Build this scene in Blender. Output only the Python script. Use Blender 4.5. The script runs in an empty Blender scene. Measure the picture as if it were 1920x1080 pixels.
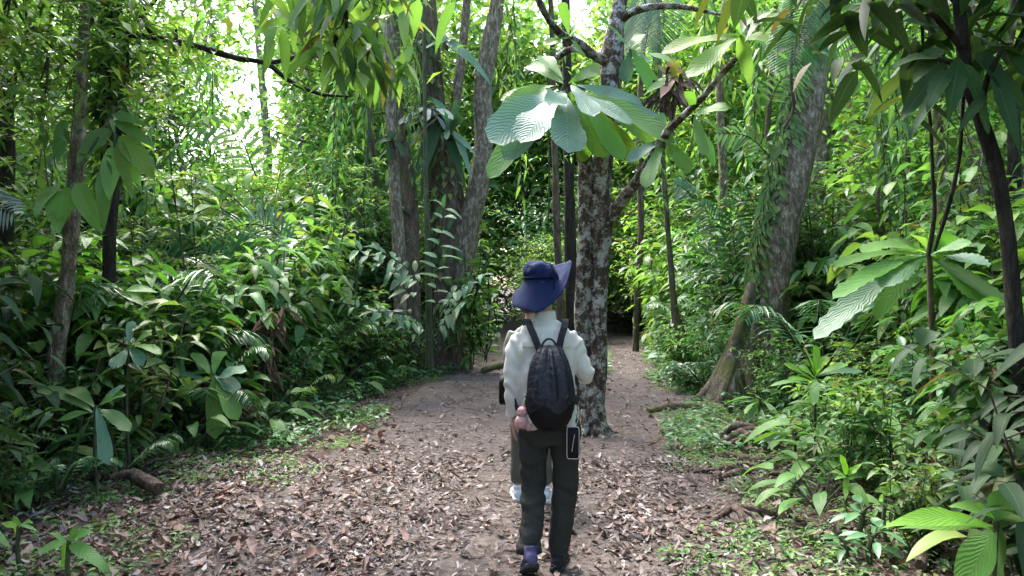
import bpy, math, random
import numpy as np
from mathutils import Vector, Matrix, noise
R = math.radians
scn = bpy.context.scene
COL = scn.collection

# ------------------------------------------------------------------ camera
F_PX = 1300.0; CAM_Z = 1.55
cam = bpy.data.cameras.new('camera'); camo = bpy.data.objects.new('camera', cam); COL.objects.link(camo)
camo.location = (0, 0, CAM_Z); camo.rotation_euler = (R(90), 0, 0)
cam.sensor_width = 36; cam.lens = 36*F_PX/1920; cam.clip_start = .05; cam.clip_end = 600
scn.camera = camo
# ------------------------------------------------------------------ sky, sun, exposure
SUN_EL, SUN_AZ = R(58), R(-28)          # azimuth measured from +Y towards +X
w = bpy.data.worlds.new('World'); scn.world = w; w.use_nodes = True
nt = w.node_tree; nt.nodes.clear()
sky = nt.nodes.new('ShaderNodeTexSky'); sky.sky_type = 'NISHITA'; sky.sun_disc = False
sky.sun_elevation = SUN_EL; sky.sun_rotation = SUN_AZ; sky.air_density = 1.0; sky.dust_density = 4.0; sky.ozone_density = 1.5
bg = nt.nodes.new('ShaderNodeBackground'); bg.inputs[1].default_value = .15
wo = nt.nodes.new('ShaderNodeOutputWorld')
nt.links.new(sky.outputs[0], bg.inputs[0]); nt.links.new(bg.outputs[0], wo.inputs[0])
sun = bpy.data.lights.new('sun', 'SUN'); sun.energy = 1.4; sun.angle = R(22); sun.color = (1, .98, .94)
suno = bpy.data.objects.new('sun', sun); COL.objects.link(suno)
sd = Vector((math.sin(SUN_AZ)*math.cos(SUN_EL), math.cos(SUN_AZ)*math.cos(SUN_EL), math.sin(SUN_EL)))
suno.rotation_euler = sd.to_track_quat('Z', 'Y').to_euler(); suno.location = (0, 0, 30)
scn.view_settings.view_transform = 'Standard'; scn.view_settings.look = 'None'
scn.view_settings.exposure = 2.8; scn.view_settings.gamma = 1
cy = scn.cycles
cy.max_bounces = 6; cy.diffuse_bounces = 4; cy.glossy_bounces = 2; cy.transmission_bounces = 3; cy.transparent_max_bounces = 4
cy.sample_clamp_indirect = 6; cy.caustics_reflective = False; cy.caustics_refractive = False
cy.use_denoising = True

# ------------------------------------------------------------------ helpers
rng = np.random.default_rng(7)
def W(px, py, Y):                       # a point seen at that place of the photo, Y metres ahead
    return np.array([(px-960)/F_PX*Y, Y, CAM_Z+(540-py)/F_PX*Y])
def lin(c): return tuple(((v/255)/12.92 if v/255 <= .04045 else ((v/255+.055)/1.055)**2.4) for v in c)

class MB:
    def __init__(s): s.v=[]; s.q=[]; s.t=[]; s.uv=[]; s.qm=[]; s.tm=[]; s.n=0
    def add(s, v, q=None, t=None, uv=None, m=0):
        v=np.asarray(v,float).reshape(-1,3); s.v.append(v)
        s.uv.append(np.zeros((len(v),2)) if uv is None else np.asarray(uv,float).reshape(-1,2))
        if q is not None and len(q): q=np.asarray(q,int).reshape(-1,4); s.q.append(q+s.n); s.qm.append(np.full(len(q),m))
        if t is not None and len(t): t=np.asarray(t,int).reshape(-1,3); s.t.append(t+s.n); s.tm.append(np.full(len(t),m))
        s.n+=len(v)
    def mesh(s, name, mats, smooth=True):
        me=bpy.data.meshes.new(name)
        V=np.concatenate(s.v); U=np.concatenate(s.uv)
        q=np.concatenate(s.q) if s.q else np.zeros((0,4),int); t=np.concatenate(s.t) if s.t else np.zeros((0,3),int)
        qm=np.concatenate(s.qm) if s.q else np.zeros(0,int); tm=np.concatenate(s.tm) if s.t else np.zeros(0,int)
        me.vertices.add(len(V)); me.vertices.foreach_set('co', V.ravel())
        li=np.concatenate([q.ravel(), t.ravel()]); me.loops.add(len(li)); me.loops.foreach_set('vertex_index', li)
        np_=len(q)+len(t); me.polygons.add(np_)
        tot=np.concatenate([np.full(len(q),4),np.full(len(t),3)]); st=np.concatenate([[0],np.cumsum(tot)[:-1]])
        me.polygons.foreach_set('loop_start', st); me.polygons.foreach_set('loop_total', tot)
        me.polygons.foreach_set('material_index', np.concatenate([qm,tm]))
        me.polygons.foreach_set('use_smooth', np.full(np_, smooth))
        uvl=me.uv_layers.new(name='UVMap'); uvl.data.foreach_set('uv', U[li].ravel())
        me.update(calc_edges=True); me.validate()
        for m in (mats if isinstance(mats,(list,tuple)) else [mats]): me.materials.append(m)
        return me
    def build(s, name, mats, parent=None, smooth=True):
        o=bpy.data.objects.new(name, s.mesh(name, mats, smooth)); COL.objects.link(o)
        if parent is not None: o.parent=parent
        return o
def tag(o, label=None, cat=None, group=None, kind=None):
    if label: o['label']=label
    if cat: o['category']=cat
    if group: o['group']=group
    if kind: o['kind']=kind
    return o
def empty(name, loc=(0,0,0), rz=0, label=None, cat=None, group=None):
    o=bpy.data.objects.new(name,None); COL.objects.link(o); o.location=loc; o.rotation_euler=(0,0,rz)
    o.empty_display_size=.2
    return tag(o,label,cat,group)
def copy_tree(o, loc, rz=0, sc=1, tilt=(0,0)):
    c=o.copy(); COL.objects.link(c); c.location=loc; c.rotation_euler=(tilt[0],tilt[1],rz); c.scale=(sc,sc,sc)
    for k in ('label','group'):
        if k in c: del c[k]
    for ch in o.children:
        d=ch.copy(); COL.objects.link(d); d.parent=c
        for g in ch.children:
            e=g.copy(); COL.objects.link(e); e.parent=d
    return c
def nrm(a):
    a=np.asarray(a,float); return a/np.maximum(np.linalg.norm(a,axis=-1,keepdims=True),1e-9)

PROF={ 'ovate': lambda s: (s**.55)*((1-s)**.85)*1.98,
       'lance': lambda s: np.sin(np.pi*s**.9),
       'obov':  lambda s: (s**1.15)*((1-s)**.42)*2.15,
       'round': lambda s: np.sqrt(np.clip(np.sin(np.pi*s),0,1)),
       'strap': lambda s: np.clip(np.minimum(s*6,1)*np.minimum((1-s)*2.2,1),0,1)}
def leaves(mb, P, D, N, L, Wd, ns=3, prof='ovate', droop=.3, fold=.2, curl=0., wave=0., tooth=0., m=0, rg=None, rag=0.):
    P=np.atleast_2d(P).astype(float); n=len(P); D=nrm(np.broadcast_to(D,P.shape)); N=np.broadcast_to(N,P.shape)
    L=np.broadcast_to(np.asarray(L,float),(n,)); Wd=np.broadcast_to(np.asarray(Wd,float),(n,))
    droop=np.broadcast_to(np.asarray(droop,float),(n,)); fold=np.broadcast_to(np.asarray(fold,float),(n,))
    S=nrm(np.cross(D,N)); N=nrm(np.cross(S,D))
    if ns==1:
        mid=P+D*(L*.42)[:,None]; mid[:,2]-=droop*L*.18
        tip=P+D*L[:,None]; tip[:,2]-=droop*L
        a=mid+S*(Wd/2)[:,None]+N*(fold*Wd)[:,None]; b=mid-S*(Wd/2)[:,None]+N*(fold*Wd)[:,None]
        V=np.stack([P,a,tip,b],1); i=np.arange(n)[:,None]*4
        T=np.concatenate([i+np.array([[0,1,2]]), i+np.array([[0,2,3]])],1).reshape(-1,3)
        uv=np.tile(np.array([[.5,0],[1,.4],[.5,1],[0,.4]]),(n,1)); mb.add(V,t=T,uv=uv,m=m); return
    s=np.linspace(0,1,ns+1); wv=PROF[prof](s).copy(); wv[0]=max(wv[0],.05); wv[-1]=.02
    if tooth: wv=wv*(1+tooth*np.where(np.arange(ns+1)%2,1,-1))
    c=P[:,None,:]+D[:,None,:]*(L[:,None]*s)[:,:,None]
    c[:,:,2]-=(droop*L)[:,None]*s[None,:]**2
    if rag:
        wv=np.maximum(wv*(1+rag*np.interp(np.arange(ns+1),np.arange(0,ns+2,2),(rg or rng).normal(0,1,len(np.arange(0,ns+2,2))))+rag*.5*(rg or rng).normal(0,1,ns+1)),.02)
    if wave:
        r_=rg or rng; ph=r_.uniform(0,6.28,n)
        wz=wave*Wd[:,None]*np.sin(s[None,:]*9+ph[:,None])
    else: wz=0
    hw=(Wd/2)[:,None]*wv[None,:]; up=(fold[:,None]*hw)*2
    c2=curl*(L[:,None]*s[None,:]**2)
    c=c+N[:,None,:]*c2[:,:,None]
    a=c+S[:,None,:]*hw[:,:,None]+N[:,None,:]*(up+wz)[:,:,None]
    b=c-S[:,None,:]*hw[:,:,None]+N[:,None,:]*(up-wz)[:,:,None]
    V=np.stack([a,c,b],2).reshape(n,-1,3); k=(ns+1)*3
    r=np.arange(ns)*3; q=np.concatenate([np.stack([r,r+1,r+4,r+3],1), np.stack([r+1,r+2,r+5,r+4],1)])
    Q=(np.arange(n)[:,None,None]*k+q[None]).reshape(-1,4)
    uv1=np.stack([np.tile([0,.5,1],ns+1), np.repeat(s,3)],1)
    mb.add(V,q=Q,uv=np.tile(uv1,(n,1)),m=m)
def tube(mb, pts, rad, k=8, m=0, lobes=0, lobe_amp=None, rough=0., seed=0, cap=True, vs=1.0, flat=None):
    pts=np.asarray(pts,float); n=len(pts); rad=np.broadcast_to(np.asarray(rad,float),(n,)).copy()
    T=nrm(np.gradient(pts,axis=0)); ref=np.array([0.,1.,0.]) if abs(T[0][1])<.9 else np.array([1.,0,0])
    a=np.arange(k)*2*np.pi/k; rows=[]; U=None; L=np.concatenate([[0],np.cumsum(np.linalg.norm(np.diff(pts,axis=0),axis=1))])
    rs=np.random.default_rng(seed); 
    for i in range(n):
        if U is None: U=nrm(ref-T[i]*np.dot(ref,T[i]))
        else: U=nrm(U-T[i]*np.dot(U,T[i]))
        B=np.cross(T[i],U); rr=np.full(k,rad[i])
        if lobes and lobe_amp is not None:
            rr=rr*(1+lobe_amp[i]*(np.abs(np.cos(a*lobes/2+.6))**3*1.6-.3))
        if rough: rr=rr*(1+rough*np.array([noise.noise(Vector((math.cos(t)*1.6+seed,math.sin(t)*1.6,L[i]*1.5/max(rad.max()*6,.05)))) for t in a]))
        fx=1 if flat is None else flat
        rows.append(pts[i]+np.outer(np.cos(a)*rr*fx,U)+np.outer(np.sin(a)*rr,B))
    V=np.concatenate(rows); i=np.arange(n-1)[:,None]*k; j=np.arange(k)[None,:]; j2=(j+1)%k
    Q=np.stack([i+j,i+j2,i+k+j2,i+k+j],-1).reshape(-1,4)
    uv=np.stack([np.tile(np.arange(k)/k,n), np.repeat(L*vs,k)],1); base=mb.n
    mb.add(V,q=Q,uv=uv,m=m)
    if cap:
        for e,row in ((0,rows[0]),(n-1,rows[-1])):
            c=row.mean(0); VV=np.vstack([row,c]); jj=np.arange(k)
            mb.add(VV,t=np.stack([jj,(jj+1)%k,np.full(k,k)],1) if e else np.stack([(jj+1)%k,jj,np.full(k,k)],1),uv=np.full((k+1,2),[.5,L[e]*vs]),m=m)
def smooth_path(P, n):
    P=np.asarray(P,float); m=len(P)
    d=np.concatenate([[0],np.cumsum(np.linalg.norm(np.diff(P[:,:3],axis=0),axis=1))]); t=np.linspace(0,d[-1],n)
    tg=np.gradient(P,d,axis=0) if m>2 else np.repeat(((P[-1]-P[0])/d[-1])[None],m,0)
    out=[]
    for x in t:
        i=min(max(np.searchsorted(d,x)-1,0),m-2); h=d[i+1]-d[i]; u=(x-d[i])/h
        out.append((2*u**3-3*u**2+1)*P[i]+(u**3-2*u**2+u)*h*tg[i]+(-2*u**3+3*u**2)*P[i+1]+(u**3-u**2)*h*tg[i+1])
    return np.array(out)

# ------------------------------------------------------------------ materials
def nodes(name):
    m=bpy.data.materials.new(name); m.use_nodes=True; t=m.node_tree; t.nodes.clear()
    o=t.nodes.new('ShaderNodeOutputMaterial'); return m,t,o
def N_(t,typ,**kw):
    n=t.nodes.new(typ)
    for k,v in kw.items(): setattr(n,k,v)
    return n
def ramp(t, fac, stops, interp='LINEAR'):
    r=N_(t,'ShaderNodeValToRGB'); cr=r.color_ramp; cr.interpolation=interp
    while len(cr.elements)<len(stops): cr.elements.new(.5)
    for e,(p,c) in zip(cr.elements,stops): e.position=p; e.color=(*c,1) if len(c)==3 else c
    t.links.new(fac,r.inputs[0]); return r.outputs[0]
def mixc(t, fac, a, b, mode='MIX'):
    x=N_(t,'ShaderNodeMix',data_type='RGBA',blend_type=mode)
    for s,v in ((0,fac),(6,a),(7,b)):
        if isinstance(v,bpy.types.NodeSocket): t.links.new(v,x.inputs[s])
        else: x.inputs[s].default_value=v if not isinstance(v,tuple) or len(v)==4 else (*v,1)
    return x.outputs[2]
def math_(t,op,a,b=0.,c=None):
    x=N_(t,'ShaderNodeMath',operation=op)
    for s,v in enumerate((a,b) if c is None else (a,b,c)):
        if isinstance(v,bpy.types.NodeSocket): t.links.new(v,x.inputs[s])
        else: x.inputs[s].default_value=v
    return x.outputs[0]
def leaf_mat(name, cols, rough=.42, trans=.3, spec=.45, veins=0., spots=0., tint=(1.45,1.6,.6)):
    m,t,o=nodes(name); L=t.links
    geo=N_(t,'ShaderNodeNewGeometry'); oi=N_(t,'ShaderNodeObjectInfo')
    f=math_(t,'FRACT',math_(t,'ADD',geo.outputs['Random Per Island'],math_(t,'MULTIPLY',oi.outputs['Random'],.35)))
    n=len(cols); st=[(i/(n-1)*.96,c) for i,c in enumerate(cols)]
    if cols[0][1]>cols[0][0]*1.3 and not veins: st=[(p*.95,c) for p,c in st]+[(.975,(.20,.21,.06)),(.995,(.14,.10,.05))]
    col=ramp(t,geo.outputs['Random Per Island'],st)
    hs=N_(t,'ShaderNodeHueSaturation'); L.new(col,hs.inputs['Color'])
    L.new(math_(t,'ADD',math_(t,'MULTIPLY',oi.outputs['Random'],.035),.485),hs.inputs['Hue'])
    L.new(math_(t,'ADD',math_(t,'MULTIPLY',f,.5),.75),hs.inputs['Value']); col=hs.outputs[0]
    uvn=N_(t,'ShaderNodeUVMap'); sx=N_(t,'ShaderNodeSeparateXYZ'); L.new(uvn.outputs[0],sx.inputs[0])
    au=math_(t,'ABSOLUTE',math_(t,'SUBTRACT',sx.outputs[0],.5))
    mid=math_(t,'LESS_THAN',au,.018)
    pb=N_(t,'ShaderNodeBsdfPrincipled'); pb.inputs['Roughness'].default_value=rough; pb.inputs['Specular IOR Level'].default_value=spec
    if veins:
        vn=N_(t,'ShaderNodeTexNoise'); vn.inputs['Scale'].default_value=3.5; vn.inputs['Detail'].default_value=2; L.new(uvn.outputs[0],vn.inputs['Vector'])
        vv=math_(t,'SINE',math_(t,'ADD',math_(t,'MULTIPLY',math_(t,'SUBTRACT',sx.outputs[1],math_(t,'MULTIPLY',au,.5)),veins),math_(t,'MULTIPLY',vn.outputs[0],14.)))
        vein=math_(t,'GREATER_THAN',vv,.93); allv=math_(t,'MAXIMUM',vein,mid)
        col=mixc(t,math_(t,'MULTIPLY',allv,.35),col,(.22,.34,.12))
        bp=N_(t,'ShaderNodeBump'); bp.inputs['Strength'].default_value=.22; bp.inputs['Distance'].default_value=.008
        L.new(vv,bp.inputs['Height']); L.new(bp.outputs[0],pb.inputs['Normal'])
    else: col=mixc(t,math_(t,'MULTIPLY',mid,.3),col,(.2,.3,.1))
    if spots:
        nz=N_(t,'ShaderNodeTexNoise'); nz.inputs['Scale'].default_value=14; nz.inputs['Detail'].default_value=6
        tc=N_(t,'ShaderNodeTexCoord'); L.new(tc.outputs['Object'],nz.inputs['Vector'])
        col=mixc(t,math_(t,'MULTIPLY',math_(t,'GREATER_THAN',nz.outputs[0],.62),spots),col,(.12,.09,.03))
    L.new(col,pb.inputs['Base Color'])
    tr=N_(t,'ShaderNodeBsdfTranslucent'); L.new(mixc(t,1.,col,tint,'MULTIPLY'),tr.inputs[0])
    mx=N_(t,'ShaderNodeMixShader'); mx.inputs[0].default_value=trans
    L.new(pb.outputs[0],mx.inputs[1]); L.new(tr.outputs[0],mx.inputs[2]); L.new(mx.outputs[0],o.inputs[0]); return m
def bark_mat(name, c1, c2, lichen=None, la=.0, moss=None, ma=0., sc=1., bump=.6, stretch=4.):
    m,t,o=nodes(name); L=t.links
    tc=N_(t,'ShaderNodeTexCoord'); mp=N_(t,'ShaderNodeMapping'); L.new(tc.outputs['Object'],mp.inputs[0]); mp.inputs['Scale'].default_value=(9*sc,9*sc,9*sc/stretch)
    nz=N_(t,'ShaderNodeTexNoise'); nz.inputs['Scale'].default_value=1.6; nz.inputs['Detail'].default_value=8; nz.inputs['Roughness'].default_value=.65; L.new(mp.outputs[0],nz.inputs[0])
    vo=N_(t,'ShaderNodeTexVoronoi'); vo.inputs['Scale'].default_value=3.5; vo.feature='DISTANCE_TO_EDGE'; L.new(mp.outputs[0],vo.inputs[0])
    col=ramp(t,nz.outputs[0],[(.3,tuple(x*.45 for x in c1)),(.48,c1),(.7,c2)])
    crack=ramp(t,vo.outputs[0],[(0,(.35,.35,.35)),(.12,(1,1,1))]); col=mixc(t,.6,col,crack,'MULTIPLY')
    if lichen:
        n2=N_(t,'ShaderNodeTexNoise'); n2.inputs['Scale'].default_value=5.5*sc; n2.inputs['Detail'].default_value=7; n2.inputs['Roughness'].default_value=.62; L.new(tc.outputs['Object'],n2.inputs[0])
        n4=N_(t,'ShaderNodeTexNoise'); n4.inputs['Scale'].default_value=28*sc; n4.inputs['Detail'].default_value=4; L.new(tc.outputs['Object'],n4.inputs[0]); ff=math_(t,'ADD',math_(t,'MULTIPLY',n2.outputs[0],.74),math_(t,'MULTIPLY',n4.outputs[0],.26))
        col=mixc(t,ramp(t,ff,[(la-.02,(0,0,0)),(la+.07,(.8,.8,.8))]),col,lichen)
    if moss:
        n3=N_(t,'ShaderNodeTexNoise'); n3.inputs['Scale'].default_value=2.6*sc; n3.inputs['Detail'].default_value=9; n3.inputs['Roughness'].default_value=.7; L.new(tc.outputs['Object'],n3.inputs[0])
        col=mixc(t,ramp(t,n3.outputs[0],[(ma,(0,0,0)),(ma+.12,(.9,.9,.9))]),col,moss)
    pb=N_(t,'ShaderNodeBsdfPrincipled'); pb.inputs['Roughness'].default_value=.9; pb.inputs['Specular IOR Level'].default_value=.2
    L.new(col,pb.inputs['Base Color'])
    h=math_(t,'ADD',nz.outputs[0],math_(t,'MULTIPLY',vo.outputs[0],.8)); bp=N_(t,'ShaderNodeBump'); bp.inputs['Strength'].default_value=bump; bp.inputs['Distance'].default_value=.03
    L.new(h,bp.inputs['Height']); L.new(bp.outputs[0],pb.inputs['Normal']); L.new(pb.outputs[0],o.inputs[0]); return m
def plain(name, col, rough=.7, spec=.3, bump=0., bs=60., var=0., metal=0., sheen=0.):
    m,t,o=nodes(name); L=t.links
    pb=N_(t,'ShaderNodeBsdfPrincipled'); pb.inputs['Roughness'].default_value=rough; pb.inputs['Specular IOR Level'].default_value=spec
    pb.inputs['Metallic'].default_value=metal; pb.inputs['Sheen Weight'].default_value=sheen
    tc=N_(t,'ShaderNodeTexCoord'); nz=N_(t,'ShaderNodeTexNoise'); nz.inputs['Scale'].default_value=bs; nz.inputs['Detail'].default_value=6; L.new(tc.outputs['Object'],nz.inputs[0])
    c=ramp(t,nz.outputs[0],[(.3,tuple(x*(1-var) for x in col)),(.7,tuple(min(1,x*(1+var)) for x in col))]); L.new(c,pb.inputs['Base Color'])
    if bump:
        bp=N_(t,'ShaderNodeBump'); bp.inputs['Strength'].default_value=bump; bp.inputs['Distance'].default_value=.01; L.new(nz.outputs[0],bp.inputs['Height']); L.new(bp.outputs[0],pb.inputs['Normal'])
    L.new(pb.outputs[0],o.inputs[0]); return m
def soil_mat(name, cols, sc, green=None):
    m,t,o=nodes(name); L=t.links
    tc=N_(t,'ShaderNodeTexCoord'); n1=N_(t,'ShaderNodeTexNoise'); n1.inputs['Scale'].default_value=sc; n1.inputs['Detail'].default_value=10; n1.inputs['Roughness'].default_value=.7; L.new(tc.outputs['Object'],n1.inputs[0])
    n2=N_(t,'ShaderNodeTexNoise'); n2.inputs['Scale'].default_value=sc*9; n2.inputs['Detail'].default_value=6; L.new(tc.outputs['Object'],n2.inputs[0])
    vo=N_(t,'ShaderNodeTexVoronoi'); vo.inputs['Scale'].default_value=38; L.new(tc.outputs['Object'],vo.inputs[0])
    f=math_(t,'ADD',math_(t,'MULTIPLY',n1.outputs[0],.5),math_(t,'MULTIPLY',n2.outputs[0],.5))
    col=ramp(t,f,[(.36,cols[0]),(.5,cols[1]),(.64,cols[2])])
    fl=ramp(t,vo.outputs['Color'],[(.35,(.6,.6,.6)),(.75,(1.35,1.3,1.25))]); col=mixc(t,.45,col,fl,'MULTIPLY')
    if green:
        n3=N_(t,'ShaderNodeTexNoise'); n3.inputs['Scale'].default_value=1.1; n3.inputs['Detail'].default_value=8; n3.inputs['Roughness'].default_value=.7; L.new(tc.outputs['Object'],n3.inputs[0])
        col=mixc(t,ramp(t,n3.outputs[0],[(.55,(0,0,0)),(.65,(.7,.7,.7))]),col,green)
    pb=N_(t,'ShaderNodeBsdfPrincipled'); pb.inputs['Roughness'].default_value=.92; pb.inputs['Specular IOR Level'].default_value=.15; L.new(col,pb.inputs['Base Color'])
    bp=N_(t,'ShaderNodeBump'); bp.inputs['Strength'].default_value=.8; bp.inputs['Distance'].default_value=.03; L.new(math_(t,'ADD',f,math_(t,'MULTIPLY',vo.outputs['Distance'],.3)),bp.inputs['Height']); L.new(bp.outputs[0],pb.inputs['Normal'])
    L.new(pb.outputs[0],o.inputs[0]); return m

M={}
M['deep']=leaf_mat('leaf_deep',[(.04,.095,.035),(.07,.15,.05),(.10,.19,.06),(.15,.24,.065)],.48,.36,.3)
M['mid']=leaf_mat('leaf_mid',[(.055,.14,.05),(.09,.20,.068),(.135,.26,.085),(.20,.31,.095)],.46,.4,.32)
M['lit']=leaf_mat('leaf_painted_lit',[(.09,.20,.06),(.13,.27,.08),(.185,.33,.10),(.27,.38,.115)],.46,.45,.32)  # lighter greens: a sunlit look put into the leaf colour
M['blue']=leaf_mat('leaf_blue',[(.05,.15,.06),(.08,.20,.085),(.12,.25,.11)],.4,.32,.4)
M['teal']=leaf_mat('leaf_teal',[(.055,.14,.085),(.08,.175,.11),(.11,.21,.14)],.45,.22,.45,veins=120,spots=.4)
M['giant']=leaf_mat('leaf_giant',[(.09,.19,.02),(.12,.22,.03),(.10,.19,.035)],.4,.36,.4,veins=100,spots=.4)
M['gold']=leaf_mat('leaf_gold',[(.10,.19,.02),(.14,.24,.03),(.17,.26,.04)],.45,.5,.35,veins=90,spots=.3)
M['broad']=leaf_mat('leaf_broad',[(.06,.16,.035),(.10,.23,.05),(.15,.29,.07)],.42,.38,.4,veins=90)
M['lime']=leaf_mat('leaf_lime',[(.12,.26,.035),(.16,.32,.04),(.2,.36,.06)],.4,.42,.45,veins=90)
M['dark']=leaf_mat('leaf_painted_shade',[(.02,.046,.02),(.03,.066,.028),(.045,.085,.035)],.58,.26,.18)  # near-black greens: deep shade put into the leaf colour
M['frond']=leaf_mat('leaf_frond',[(.03,.10,.035),(.05,.15,.05),(.07,.18,.06)],.3,.3,.55)
M['yellow']=leaf_mat('leaf_yellow',[(.22,.26,.04),(.3,.28,.05),(.2,.15,.05)],.5,.4)
M['dry']=leaf_mat('leaf_dry',[(.14,.09,.06),(.22,.15,.10),(.28,.2,.14)],.8,.15,.2,tint=(1,.9,.7))
M['pink']=leaf_mat('leaf_pink',[(.25,.12,.09),(.32,.18,.13),(.3,.2,.1)],.5,.35,tint=(1.3,1,.8))
M['grey']=leaf_mat('leaf_grey',[(.2,.24,.2),(.28,.31,.27),(.15,.19,.15)],.5,.2,.4,tint=(1,1.1,.9))
M['bark_patch']=bark_mat('bark_patched',(.075,.052,.038),(.2,.15,.11),lichen=(.52,.51,.46),la=.50,sc=1.7,moss=(.13,.10,.06),ma=.55,bump=1.)
M['bark_pale']=bark_mat('bark_pale',(.20,.155,.11),(.56,.49,.39),lichen=(.10,.095,.06),la=.54,sc=1.6,bump=1.,stretch=3.)
M['bark_brown']=bark_mat('bark_brown',(.11,.08,.058),(.23,.18,.13),lichen=(.3,.28,.24),la=.63,moss=(.05,.075,.02),ma=.56)
M['bark_dark']=bark_mat('bark_dark',(.03,.025,.02),(.07,.06,.05))
M['bark_moss']=bark_mat('bark_mossy',(.11,.09,.065),(.22,.18,.135),lichen=(.36,.34,.3),la=.62,moss=(.10,.11,.035),ma=.47)
M['stem_g']=bark_mat('stem_green',(.06,.08,.04),(.12,.13,.07),bump=.2)
M['stem_b']=bark_mat('stem_brown',(.10,.075,.055),(.2,.16,.12),bump=.3)
M['root']=bark_mat('root_wood',(.10,.07,.055),(.2,.15,.125),stretch=2.)
M['ground']=soil_mat('forest_floor',[(.035,.024,.020),(.075,.052,.044),(.13,.095,.082)],2.2,green=(.05,.085,.03))
M['path']=soil_mat('path_earth',[(.05,.041,.037),(.095,.079,.073),(.145,.123,.115)],2.2)
M['litter']=leaf_mat('fallen_leaf',[(.05,.037,.03),(.14,.105,.084),(.23,.185,.15),(.09,.065,.05),(.31,.265,.245),(.17,.12,.104),(.38,.345,.325),(.055,.04,.037),(.2,.14,.115)],.75,.08,.25,tint=(1,.85,.7))
M['rlitter']=leaf_mat('fallen_leaf_red',[(.12,.065,.055),(.20,.12,.10),(.29,.20,.175),(.15,.09,.075),(.22,.11,.085)],.7,.1,.25,tint=(1,.85,.7))

# ------------------------------------------------------------------ terrain
XL=([0,3.7,4.4,5.6,6.95,8.2,9.2,10,12,13.4,20,40,60],[-3.2,-3.0,-3.1,-2.8,-2.5,-2.5,-2.45,-2.0,-1.3,-.95,-.95,-.7,-.6])
XR=([0,3.7,4.4,5.5,6.5,8,9,10,11.2,12.5],[1.9,1.65,1.75,2.1,2.45,2.65,2.8,2.75,2.35,2.45])
def open_d(x,y):                        # >0 inside the open trail, metres from its edge
    l=x-np.interp(y,*XL)
    r=np.interp(y,*XR)-x
    d=np.minimum(l,r)
    if True:
        far=np.minimum(l, .45-x+ (y-13)*.0)                     # far straight trail
        cx=np.interp(y,[8,9.2,15.5,19,24],[1.5,1.7,2.55,2.9,4.6]); far2=.55-np.abs(x-cx)
        far2=np.where(y>24,-9,far2); dd=np.maximum(far,far2)
        k=np.clip((y-10.5)/2.5,0,1); d=np.where(k>=1,dd,np.where(k<=0,d,d*(1-k)+np.maximum(dd,-.2)*k))
    return d
def _h(x,y):
    n=noise.noise(Vector((x*.35,y*.35,1.7)))*.10+noise.noise(Vector((x*1.3,y*1.3,4.)))*.035+noise.noise(Vector((x*4,y*4,9.)))*.010
    d=float(open_d(np.float64(x),np.float64(y)))
    return n*(.35 if d>0 else min(1,.35-d*.6))+ (0 if d>0 else min(.35,-d*.09)) + max(0,(y-22))*.004
h=_h
def grid_sheet(name, xs, ys, mat, dz=0, mask=None):
    nx,ny=len(xs),len(ys); V=np.zeros((ny,nx,3))
    for j,y in enumerate(ys):
        for i,x in enumerate(xs): V[j,i]=(x,y,h(x,y)+dz)
    i=np.arange(nx-1)[None,:]; j=np.arange(ny-1)[:,None]; a=j*nx+i
    Q=np.stack([a,a+1,a+nx+1,a+nx],-1).reshape(-1,4)
    if mask is not None:
        c=V.reshape(-1,3)[Q].mean(1); Q=Q[mask(c[:,0],c[:,1])]
        u,inv=np.unique(Q.ravel(),return_inverse=True); VV=V.reshape(-1,3)[u]; Q=inv.reshape(-1,4)
    else: VV=V.reshape(-1,3)
    mb=MB(); mb.add(VV,q=Q,uv=VV[:,:2]); return mb.build(name,mat)
fx=np.arange(-9,9.01,.1); fy=np.arange(1.2,26,.1)
xs=np.concatenate([[-300,-120,-60,-40,-30,-24,-20,-17,-14.5,-12.5,-11,-10],fx,[10,11,12.5,14.5,17,20,24,30,40,60,120,300]])
ys=np.concatenate([[-200,-60,-20,-8,-4,-2,-1,0,.6],fy,[26.5,27,28,29,30,32,34,36,38,41,44,48,54,62,80,120,200,400]])
g=grid_sheet('ground',xs,ys,M['ground']); tag(g,kind='structure')
def pmask(x,y):
    e=np.array([noise.noise(Vector((a*1.1,b*1.1,3.)))*.5+noise.noise(Vector((a*4,b*4,7.)))*.22 for a,b in zip(x,y)])
    ex=np.interp(y,[3,6,9,12,14],[1.15,1.0,.7,.1,0])   # bare earth narrower than the clearing, on the dark side
    l=x-np.interp(y,*XL)-ex
    return np.minimum(open_d(x,y)-np.where(y>9,-.1,.15),np.where(y<13,l,9))+e*.8>0
pth=grid_sheet('path',fx[(fx>-4)&(fx<5)],fy,M['path'],.006,pmask); tag(pth,kind='structure')
fyf=[25.9,26.5,27,28,29,30,32,34,36,38,41,44,48,54]
ps=grid_sheet('path',[-.7,-.35,0,.3],fyf,M['path'],.02); tag(ps,kind='structure')

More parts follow.
